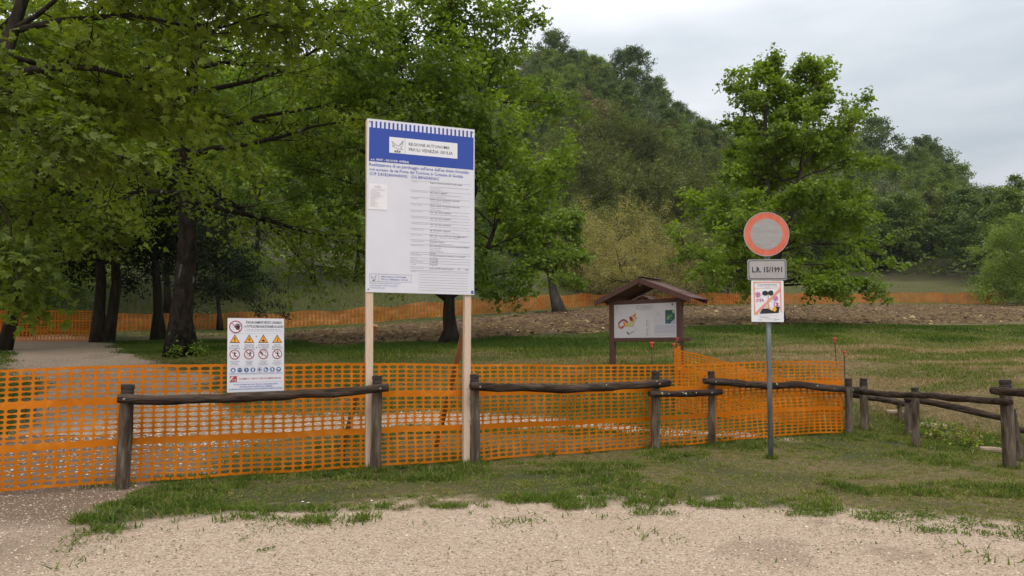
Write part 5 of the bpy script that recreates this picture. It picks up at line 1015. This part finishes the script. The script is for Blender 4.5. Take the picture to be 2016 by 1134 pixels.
for i in range(8):
    p = pg(); cx, cy, r = X(.10 + i * .1145), Y(.298), X(.043); p.disc(cx, cy, r, 'cblue')
    if i == 0: p.disc(cx, cy - r * .1, r * .55, 'white', 1); p.rect(cx - r * .6, cy + r * .15, r * 1.2, r * .12, 'cblue', 2); p.disc(cx, cy + r * .35, r * .35, 'white', 2, ry=r * .2)
    if i == 1: p.rect(cx - r * .7, cy - r * .1, r * 1.4, r * .5, 'white', 1); p.rect(cx - r * .55, cy, r * 1.1, r * .3, 'black', 2)
    if i == 2: p.pline([(cx, cy + r * .6), (cx, cy - r * .1), (cx + r * .25, cy - r * .6)], r * .2, 'white', 1); p.line((cx - r * .3, cy), (cx + r * .35, cy + r * .3), r * .12, 'white', 1)
    if i == 3: p.disc(cx, cy + r * .5, r * .2, 'white', 1); p.poly([(cx - r * .35, cy + r * .3), (cx + r * .35, cy + r * .3), (cx + r * .28, cy - r * .75), (cx - r * .28, cy - r * .75)], 'white', 1); p.rect(cx - r * .05, cy - r * .75, r * .1, r * .6, 'cblue', 2)
    if i == 4: p.ring(cx, cy, r * .82, r * .26, 'white', 1); p.disc(cx, cy, r * .45, 'navy', 2)
    if i == 5: p.poly([(cx - r * .5, cy + r * .5), (cx - r * .05, cy + r * .5), (cx, cy - r * .05), (cx + r * .6, cy - r * .25), (cx + r * .6, cy - r * .5), (cx - r * .5, cy - r * .5)], 'white', 1)
    if i == 6: p.disc(cx, cy - r * .2, r * .38, 'white', 1); [p.line((cx + r * (-.25 + .17 * q), cy), (cx + r * (-.30 + .2 * q), cy + r * .6), r * .13, 'white', 1) for q in range(4)]
    if i == 7: p.disc(cx, cy - r * .05, r * .45, 'white', 1); p.poly([(cx - r * .65, cy + r * .05), (cx + r * .65, cy + r * .05), (cx + r * .4, cy + r * .5), (cx - r * .4, cy + r * .5)], 'white', 2); p.disc(cx, cy - r * .15, r * .2, 'cblue', 3)
    p.ring(cx, cy, r, r * .08, 'pale', 4); p.build()
p = pg(); p.rect(X(.045), Y(.142), X(.12), Y(.075), 'red', 1); p.pline([(X(.055), Y(.16)), (X(.07), Y(.195)), (X(.105), Y(.205))], X(.02), 'white', 2); p.text('112', X(.09), Y(.155), Y(.026), 'white', bold=.8, layer=2); p.build()
for (fx, fy) in ((.5, .955), (.5, .12)):
    q = MB(); a = np.array(Mw @ Vector((X(fx), Y(.755 if fy > .5 else .60), 0))); q.tube([a, a + np.array(Mw.col[2].xyz) * .006], .006, 6); c = q.obj('cable_tie', M_ROD, R2); c.parent = pw_; c.matrix_parent_inverse = Matrix.Identity(4)
# ------------------------------------------------------------------ road sign on its pole
M_GALV = mat('weathered galvanised pole', (.20, .235, .25), .55, metal=.35, var=[((.13, .15, .16), 5, 2.2), ((.32, .34, .34), 14, 2.5, .62)], stretch=(1, 1, .3), bump=(25, .15, .003))
M_SBACK = mat('aluminium sign edge', (.36, .36, .35), .5, metal=.5)
INK['ring'] = mat('faded red ring', (.60, .10, .05), .55, var=[((.66, .20, .12), 9, 2.4, .55)], stretch=(1, 1, .25)); INK['disc'] = mat('dirty white disc', (.33, .305, .29), .6, var=[((.26, .245, .235), 6, 2), ((.38, .36, .345), 20, 2)], stretch=(.4, 1, 1.0)); INK['plate'] = mat('dirty plate', (.43, .395, .38), .6, var=[((.34, .32, .31), 8, 2)])
gs = onground(1513, 9.93); zt = P(1509, 418, 9.93).z; R3 = root('road_sign', 'round faded no vehicles road sign over a small plate on a grey pole', 'road sign', tuple(gs))
m = MB(); top = P(1509, 425, 9.93); POSTS.append((gs, .03)); m.tube([(gs.x, gs.y, gs.z - .3), (gs.x * .5 + top.x * .5, 9.93, 1.5), tuple(top)], .034, 14); pole = m.obj('pole', M_GALV, R3, smooth=True)
def plateM(px, py, d, yaw=-.10, roll=0.0):
    c = P(px, py, d); R_ = Vector((math.cos(yaw), math.sin(yaw), math.sin(roll))); return frame(c, R_, (-math.sin(roll), 0, 1))
Mc = plateM(1509, 461, 9.86, -.08); rr = .302
cir = lambda r, n=48: [(r * math.cos(a), r * math.sin(a)) for a in np.arange(n) * 2 * math.pi / n]
dsk = slab('disc', Mc, 0, 0, .018, M_SBACK, R3, outline=cir(rr)); p = Print('sign_face', Mc, dsk); p.disc(0, 0, rr - .008, 'ring', 0, 48); p.disc(0, 0, .212, 'disc', 1, 44); p.ring(0, 0, rr - .001, .006, 'fog', 2, 48); p.build()
# speckled dents on the disc edge left out; plate with lettering
Mp = plateM(1510, 531, 9.86, -.05); pl = slab('plate', Mp, .520, .282, .015, M_SBACK, R3, u0=-.260, v0=-.141, r=.028)
p = Print('plate_face', Mp, pl); n = .256
def rrect(w, h, r): return [(cx + r * math.cos(a), cy + r * math.sin(a)) for cx, cy, a0 in [(w - r, h - r, 0), (-w + r, h - r, 90), (-w + r, -h + r, 180), (w - r, -h + r, 270)] for a in np.radians(a0 + np.array([0, 22.5, 45, 67.5, 90]))]
p.poly(rrect(.252, .133, .026), 'plate'); p.poly(rrect(.246, .127, .024), 'black', 1); p.poly(rrect(.237, .118, .02), 'plate', 2); p.build()
p = Print('lettering', Mp, pl, zb=.006); p.text('L.R. 15/1991', 0, -.034, .072, 'black', w=.40, al='c', bold=1.6); p.build()
for M_, par, ys_ in ((Mc, dsk, (.16, -.16)), (Mp, pl, (0,))):
    for yy in ys_: slab('clamp', M_, .10, .035, .03, M_GALV, par, u0=-.05, v0=yy - .017, z0=-.019 if par is dsk else -.016)
# poster below, its own thing
Mq = plateM(1511, 593, 9.86, -.05, -.010); Rq = root('flower_poster', 'white poster of pink flowers and a red stripe fixed below the road sign', 'poster', tuple(P(1511, 634, 9.86)))
wq, hq = .215, .28; sh = slab('sheet', Mq, 2 * wq, 2 * hq, .004, M_PAPER, Rq, u0=-wq, v0=-hq, r=.012)
p = Print('poster_print', Mq, sh); q = lambda fx, fy: (-wq + 2 * wq * fx, hq - 2 * hq * fy)
def band(a, b, t, ink, l): p.line(q(*a), q(*b), t, ink, l)
band((.08, .045), (.92, .035), .016, 'salmon', 1); band((.085, .03), (.10, .83), .016, 'salmon', 1); band((.90, .03), (.915, .76), .016, 'salmon', 1); band((.12, .19), (.90, .175), .005, 'salmon', 1); band((.2, .85), (.85, .85), .003, 'pink', 1)
p.text('FLORA SPONTANEA PROTETTA', *q(.50, .118), .017, 'black', w=.26, al='c', bold=.8); p.text('Raccolta vietata delle specie protette della flora', *q(.5, .148), .009, 'grey', w=.28, al='c'); p.text('L.R. 34/1981', *q(.5, .175), .008, 'grey', al='c')
rs = RS(4)
def blob(fx, fy, rx, ry, ink, l, n=16, j=.12): c = q(fx, fy); p.poly([(c[0] + rx * (1 + j * rs.randn()) * math.cos(a), c[1] + ry * (1 + j * rs.randn()) * math.sin(a)) for a in np.arange(n) * 2 * math.pi / n], ink, l)
blob(.43, .305, .042, .034, 'black', 2, j=.06); blob(.60, .30, .036, .034, 'black', 2, j=.06); band((.52, .35), (.52, .60), .006, 'maroon', 2); band((.52, .58), (.56, .68), .02, 'salmon', 4)
for (cx, cy, s_) in ((.20, .345, 1), (.75, .43, .9)):
    blob(cx, cy, .036 * s_, .036 * s_, 'pink', 2, j=.15)
    for k in range(9): blob(cx + (.04 + .035 * rs.rand()) * math.cos(k * .7), cy + (.03 + .03 * rs.rand()) * math.sin(k * .7), .010, .008, ['mag', 'lilac', 'mag'][k % 3], 3, 7)
    blob(cx, cy, .012, .012, 'mag', 4, 8, .3)
for k in range(9): blob(.13 + .26 * rs.rand(), .44 + .07 * rs.rand(), .010, .009, 'mag', 2, 8)
for k in range(10): blob(.70 + .17 * rs.rand(), .53 + .09 * rs.rand(), .010, .009, 'mag', 2, 8)
p.poly([q(.25, .805), q(.34, .68), q(.50, .675), q(.66, .735), q(.74, .63), q(.88, .63), q(.84, .78), q(.60, .79)], 'black', 2, [[0, 1, 2, 3, 7], [3, 4, 5, 6, 7]])
band((.42, .61), (.68, .755), .008, 'gold', 4); blob(.71, .69, .026, .034, 'gold', 5, j=.05); band((.62, .73), (.72, .77), .012, 'black', 6); band((.13, .81), (.90, .205), .034, 'salmon', 3)
for k in range(14): a_ = (.2 + .6 * rs.rand(), .87 + .085 * rs.rand()); band(a_, (a_[0] + .05 + .12 * rs.rand(), a_[1] + .002), .0035, 'pale', 2)
p.build()
# ------------------------------------------------------------------ roofed information board
M_KW = mat('brown stained timber', (.088, .031, .020), .75, var=[((.045, .018, .012), 5, 2.4), ((.13, .058, .04), 16, 2.2, .60)], stretch=(5, 5, .7), bump=(14, .3, .006))
M_SH = mat('brown roof shingle', (.17, .075, .052), .85, attr=[(.085, .042, .033), (.19, .10, .08), (.34, .23, .20)], bump=(12, .5, .008), var=((.30, .20, .17), 9, 2.5, .64))
M_INFO = flatmat('grey white info panel', (.58, .55, .56), .5, var=((.50, .48, .48), 2, 2))
dK = 16.4; psi = math.radians(38); cK = P(1270, 630, dK); gk = onground(1270, dK)
Rk = Vector((math.cos(psi), -math.sin(psi), 0)); Nk = Vector((-math.sin(psi), -math.cos(psi), 0))
Mk = Matrix(((Rk.x, 0, Nk.x, cK.x), (Rk.y, 0, Nk.y, cK.y), (0, 1, 0, 0), (0, 0, 0, 1)))  # u right, v = world height, n towards reader
R4 = root('info_board', 'brown wooden information board under a small shingled gable roof', 'info board', tuple(gk))
K = lambda u, v, n=0: Mk @ Vector((u, v, n))
pxm = dK / FPX
def zz(py, px=1270): return P(px, py, dK).z
hw = .785; zt_, zb_ = zz(597.5), zz(665)
for s_ in (-1, 1):
    x = s_ * (hw + .055); gg = K(x, 0); z0 = gz(gg.x, gg.y); beam('post', K(x, z0 - .2), K(x, zt_ + .17), .115, .115, M_KW, R4, side=Rk)
inf = slab('info_panel', Mk, 2 * hw - .012, zt_ - zb_ - .006, .012, M_INFO, R4, u0=-hw + .006, v0=zb_ + .003, z0=.03)
beam('beam', K(-hw - .20, zt_ + .045, .0), K(hw + .20, zt_ + .045, .0), .10, .085, M_KW, R4, side=Nk); beam('beam', K(-hw, zb_ - .045, .0), K(hw + .30, zb_ - .045, .03), .075, .085, M_KW, R4, side=Nk)
zr = zz(549); ze = zz(590); hs = 1.17; fd, bd = .27, .75
sl_ = math.atan2(zr - ze, hs)
for n_ in (fd - .03, -bd + .03):
    for s_ in (-1, 1): beam('barge_board', K(0, zr - .05, n_), K(s_ * hs, ze - .05, n_), .045, .115, M_KW, R4, side=Nk)
beam('ridge_beam', K(0, zr - .12, fd - .04), K(0, zr - .12, -bd + .06), .09, .12, M_KW, R4, side=Rk)
for s_ in (-1, 1): beam('rafter_plate', K(s_ * (hw + .055), zt_ + .175, fd - .04), K(s_ * (hw + .055), zt_ + .175, -bd + .06), .09, .08, M_KW, R4, side=Rk)
for s_ in (-1, 1):
    a = [K(0, zr - .022, fd - .01), K(s_ * (hs + .01), ze - .022, fd - .01), K(s_ * (hs + .01), ze - .022, -bd + .01), K(0, zr - .022, -bd + .01)]
    V = [tuple(v) for v in a] + [tuple(v + Vector((0, 0, .02))) for v in a]; me = mesh_np('roof_deck', np.array(V), [np.array([[0, 1, 2, 3], [7, 6, 5, 4], [0, 4, 5, 1], [1, 5, 6, 2], [2, 6, 7, 3], [3, 7, 4, 0]])], None, [M_KW]); link('roof_deck', me, R4)
# shingles, one by one
rs = RS(12); nr, nc = 10, 7; Ls = math.hypot(hs, zr - ze); sw = (fd + bd) / nc; slen = Ls / nr * 1.5
prot = []
for k in range(5):
    m = MB(); w = sw * .47; ta = rs.rand(); m.add([[-slen / 2, -w, 0], [slen / 2, -w, 0], [slen / 2, w, 0], [-slen / 2, w, 0], [-slen / 2, -w, .008], [slen / 2, -w * (.9 + .1 * rs.rand()), .036], [slen / 2, w * (.9 + .1 * rs.rand()), .036], [-slen / 2, w, .008]], [[0, 3, 2, 1], [4, 5, 6, 7], [0, 1, 5, 4], [1, 2, 6, 5], [2, 3, 7, 6], [3, 0, 4, 7]], ta); prot.append(m.mesh('shingle', M_SH))
for s_ in (-1, 1):
    for i in range(nr):
        for j in range(nc):
            f_ = (i + .62) / nr; u = s_ * hs * f_ * 1.01; v = zr + (ze - zr) * f_ * 1.01 + .018 + .004 * rs.rand(); nn = -bd + sw * (j + .5 + (.12 if i % 2 else -.02)); o = bpy.data.objects.new('shingle', prot[rs.randint(5)]); COL.objects.link(o); o.parent = R4; o.matrix_parent_inverse = Matrix.Translation(-WL(R4))
            dx = (Rk * s_ * hs + Vector((0, 0, ze - zr))).normalized(); dy = Nk.copy() * (1 if s_ > 0 else 1); dz = dx.cross(dy);
            if dz.z < 0: dz = -dz; dy = -dy
            dx2 = (dx + dz * .035).normalized(); pos = K(u, v, nn); yaw_ = .03 * rs.randn(); dyy = (dy + dx * yaw_).normalized(); dzz = dx2.cross(dyy)
            o.matrix_local = Matrix(((dx2.x, dyy.x, dzz.x, pos.x), (dx2.y, dyy.y, dzz.y, pos.y), (dx2.z, dyy.z, dzz.z, pos.z), (0, 0, 0, 1)))
for i in range(4):
    a = K(0, zr + .03, fd - (fd + bd) * i / 4); b = K(0, zr + .035, fd - (fd + bd) * (i + 1.05) / 4); o = beam('ridge_cap', a, b, .16, .018, M_SH, R4, side=Rk)
# printed panel
Mi = Mk @ Matrix.Translation((-hw, zb_, .031)); Wi, Hi = 2 * hw, zt_ - zb_; X = lambda f: Wi * f; Y = lambda f: Hi * (1 - f)
p = Print('map_print', Mi, inf)
def pf(pts, ink, l=0): p.poly([(X(a), Y(b)) for a, b in pts], ink, l)
def px2(pts, l=0, **k): return [((x - 105) / 1650, (y - 85) / 915) for x, y in pts]
for a, b in zip([(240, 640), (250, 590), (300, 540), (350, 505), (400, 510), (440, 535)], [(250, 590), (300, 540), (350, 505), (400, 510), (440, 535), (470, 570)]):
    A, B = px2([a, b]); p.line((X(A[0]), Y(A[1])), (X(B[0]), Y(B[1])), .035, 'maroon', 1)
pf(px2([(220, 620), (250, 590), (270, 670), (300, 700), (330, 690), (345, 750), (300, 755), (240, 720)]), 'rust', 1); pf(px2([(310, 690), (370, 670), (380, 700), (340, 745)]), 'maroon', 2); pf(px2([(370, 520), (400, 560), (410, 680), (375, 690)]), 'rust', 1)
pf(px2([(400, 600), (470, 560), (530, 560), (530, 680), (440, 700), (400, 670)]), 'ochre', 1); pf(px2([(440, 550), (500, 560), (480, 590), (430, 590)]), 'maroon', 2); pf(px2([(520, 580), (560, 560), (620, 590), (640, 690), (560, 700), (520, 650)]), 'sage', 2); pf(px2([(470, 610), (520, 600), (510, 660)]), 'gold', 2)
pf(px2([(530, 430), (590, 420), (630, 490), (625, 550), (570, 550), (535, 490)]), 'maroon', 2); pf(px2([(600, 560), (640, 470), (690, 400), (700, 480), (660, 620), (655, 690), (625, 650)]), 'ochre', 1); pf(px2([(610, 420), (700, 310), (690, 360), (720, 380), (660, 440)]), 'gold', 1); pf(px2([(600, 430), (665, 365), (670, 385), (620, 440)]), 'rust', 2); pf(px2([(650, 430), (700, 330), (690, 420)]), 'maroon', 2)
pf(px2([(705, 455), (735, 450), (730, 480), (710, 482)]), 'dgreen', 2); pf(px2([(450, 820), (480, 830), (510, 860), (500, 890), (520, 905), (500, 920), (475, 880)]), 'dgreen', 1); p.line(*[(X(a), Y(b)) for a, b in px2([(490, 905), (640, 830)])], .012, 'dgreen', 1); p.line(*[(X(a), Y(b)) for a, b in px2([(640, 830), (705, 765)])], .014, 'sage', 1)
p.build(); p = Print('photo_print', Mi, inf)
x0, y0 = px2([(1465, 285)])[0]; x1, y1 = px2([(1705, 640)])[0]; p.rect(X(x0), Y(y1), X(x1 - x0), Hi * (y1 - y0), 'dgreen', 0)
rs = RS(6)
pf(px2([(1500, 440), (1560, 390), (1620, 400), (1650, 450), (1600, 500), (1540, 540), (1495, 500)]), 'green', 1); pf(px2([(1590, 620), (1700, 520), (1702, 635), (1600, 637)]), 'lilac', 1); pf(px2([(1480, 600), (1530, 560), (1560, 600), (1510, 635)]), 'cblue', 1); pf(px2([(1640, 300), (1700, 290), (1700, 360), (1660, 380)]), 'sage', 1)
for k in range(26): a, b = 1500 + 150 * rs.rand(), 400 + 130 * rs.rand(); pf(px2([(a, b), (a + 22, b + 5), (a + 15, b + 20), (a - 4, b + 14)]), ['green', 'sage', 'dgreen'][k % 3], 2)
p.build(); p = Print('small_map', Mi, inf)
for k in range(60):
    a, b = 1185 + 225 * rs.rand(), 290 + 345 * rs.rand() ** .7; pf(px2([(a, b), (a + 14, b + 3), (a + 10, b + 14), (a - 3, b + 10)]), ['fog', 'lilac', 'pale', 'fog'][k % 4], 1)
pf(px2([(1285, 365), (1330, 360), (1335, 410), (1290, 410)]), 'sage', 2); p.build(); p = Print('text_block', Mi, inf); x0, y0 = px2([(1190, 665)])[0]; x1, y1 = px2([(1702, 890)])[0]; p.rect(X(x0), Y(y1), X(x1 - x0), Hi * (y1 - y0), 'fog', 0)
for k in range(9): p.line((X(x0 + .01), Y(y0 + .03 + k * .025)), (X(x1 - .03 * (1 + k % 3)), Y(y0 + .03 + k * .025)), .003, 'pale', 1)
x2, y2 = px2([(1190, 905)])[0]; p.rect(X(x2), Y(y2 + .04), X(x1 - x2), Hi * .02, 'fog', 0); p.build()
p = Print('lettering', Mi, inf); x0, y0 = px2([(720, 225)])[0]; x1, y1 = px2([(1130, 135)])[0]; p.frame(X(x0), Y(y0), X(x1 - x0), Hi * (y0 - y1), .003, 'grey'); bird(p, X(x0) + .008, Y(y0) + .01, .065, 'grey'); p.text('REGIONE AUTONOMA', X(x0 + .07), Y(y0 - .055), .017, 'grey', w=.25); p.text('FRIULI VENEZIA GIULIA', X(x0 + .07), Y(y0 - .018), .017, 'grey', w=.27)
a, b = px2([(750, 265)])[0]; p.text('PARCO DEL CASTELLO - GORIZIA', X(a), Y(b), .014, 'rust', w=.31)
for k in range(17):
    yy = 540 + k * 24 + (30 if k > 7 else 0); a, b = px2([(985, yy)])[0]; p.rect(X(a), Y(b), .016, .012, ['grey', 'dgreen', 'black', 'ochre'][k % 4] if k % 5 else 'black'); p.rect(X(a) + .032, Y(b) + .003, .03 + .03 * rs.rand(), .005, 'pale')
a, b = px2([(1645, 180)])[0]; p.poly([(X(a), Y(b)), (X(a) + .018, Y(b) + .03), (X(a) + .018, Y(b) + .055), (X(a) - .018, Y(b) + .055), (X(a) - .018, Y(b) + .03)], 'dgreen'); a, b = px2([(190, 205)])[0]; p.line((X(a), Y(b)), (X(a), Y(b) + .06), .012, 'fog'); p.line((X(a), Y(b) + .05), (X(a) + .02, Y(b) + .05), .01, 'pale'); p.build()
# ------------------------------------------------------------------ air
hz = bpy.data.materials.new('haze'); hz.use_nodes = True; ht = hz.node_tree; ht.nodes.clear()
ho = N(ht, 'ShaderNodeOutputMaterial'); hv = N(ht, 'ShaderNodeVolumePrincipled'); hv.inputs['Color'].default_value = (.86, .92, 1.0, 1); hv.inputs['Density'].default_value = .00012; hv.inputs['Anisotropy'].default_value = .2
ht.links.new(hv.outputs[0], ho.inputs['Volume'])
mb = MB(); mb.box((0, 180, 25), (430, 250, 100)); hob = mb.obj('haze', hz, kind='stuff'); hob['label'] = 'thin pale haze in the damp air over field and hill'; hob['category'] = 'haze'
# ------------------------------------------------------------------ small litter on the gravel
def litter():
    rs = RS(90); m = MB(); n = 0
    while n < 60:
        d = 4.8 + 3.2 * rs.rand(); x = (rs.rand() * 1.4 - .7) * d; g_, y_ = gravel_mask(np.array([x]), np.array([d]))
        if g_[0] < .6: continue
        n += 1; z = gz(x, d) - .008; a = rs.rand() * 6.28; s = .012 + .018 * rs.rand(); c, q = math.cos(a), math.sin(a)
        T = TPL['lobed'][0] * [1, 1, 1.6]; V = np.stack([x + s * (T[:, 0] * c - T[:, 1] * q), d + s * (T[:, 0] * q + T[:, 1] * c), z + s * np.abs(T[:, 2]) * 2], -1); m.add(V, [[0, 1, 2, 3], [0, 3, 4, 5]], rs.rand())
        if n % 4 == 0:
            L_ = .03 + .06 * rs.rand(); m.tube([(x + .1, d, z + .004), (x + .1 + L_ * c * .5, d + L_ * q * .5, z + .01), (x + .1 + L_ * c, d + L_ * q, z + .004)], .0022, 4, a=.1)
    o = m.obj('leaf_litter', mat('dead leaves', (.12, .08, .04), .9, attr=[(.05, .035, .02), (.16, .10, .045), (.12, .13, .03)]), kind='stuff'); tag(o, 'few dead leaves and twigs scattered on the gravel', 'leaf litter')
    for px, py, lab in [(601, 984, 'tiny crumpled white scrap on the verge, left of the tall board'), (735, 1043 - 60, 'small white stone at the verge edge below the tall board'), (612, 986, 'second tiny white scrap, right beside the first on the verge'), (862, 934, 'small pale chip of stone on the bare soil below the tall board')]:
        d = 1440 * 1.46 / (py - 690.0); g = onground(px, d); q = MB(); V = OCT * (1 + .5 * (rs.rand(6, 1) - .5)) * .010 * [1.4, 1, .5] + np.array([g.x, g.y, g.z + .012]); q.add(V, [OCF], .5); o = q.obj('paper_scrap' if 'scrap' in lab else 'white_stone', M_PAPER); tag(o, lab, 'scrap' if 'scrap' in lab else 'stone')
litter()
# longer grass along the net, and tufts added round post feet for contact shadows
def fringe():
    rs = RS(95); X = []; Y = []
    for g, r in POSTS:
        k = 130; a = rs.rand(k) * 6.28; q = r + .01 + .07 * rs.rand(k) ** 1.5; X.append(g.x + q * np.cos(a)); Y.append(g.y + q * np.sin(a))
    k = 9000; x = -4.6 + 10.1 * rs.rand(k); y = 7.55 + .437 * (x + 5.25) + .04 + .05 * rs.randn(k); c = fbm(x * 2.5, y * 0, 3) > .47; X.append(x[c]); Y.append(y[c])
    x = np.concatenate(X); y = np.concatenate(Y); gm, _ = gravel_mask(x, y); k = rs.rand(len(x)) > gm * .8; x, y = x[k], y[k]; m = len(x)
    o = blades('grass_fringe', x, y, .05 + .08 * rs.rand(m), .004 + .003 * rs.rand(m), np.clip(.12 + .5 * rs.rand(m) ** 2, 0, 1), 96, .5); tag(o, 'longer green grass standing round the post feet and along the net bottom', 'grass')
fringe()
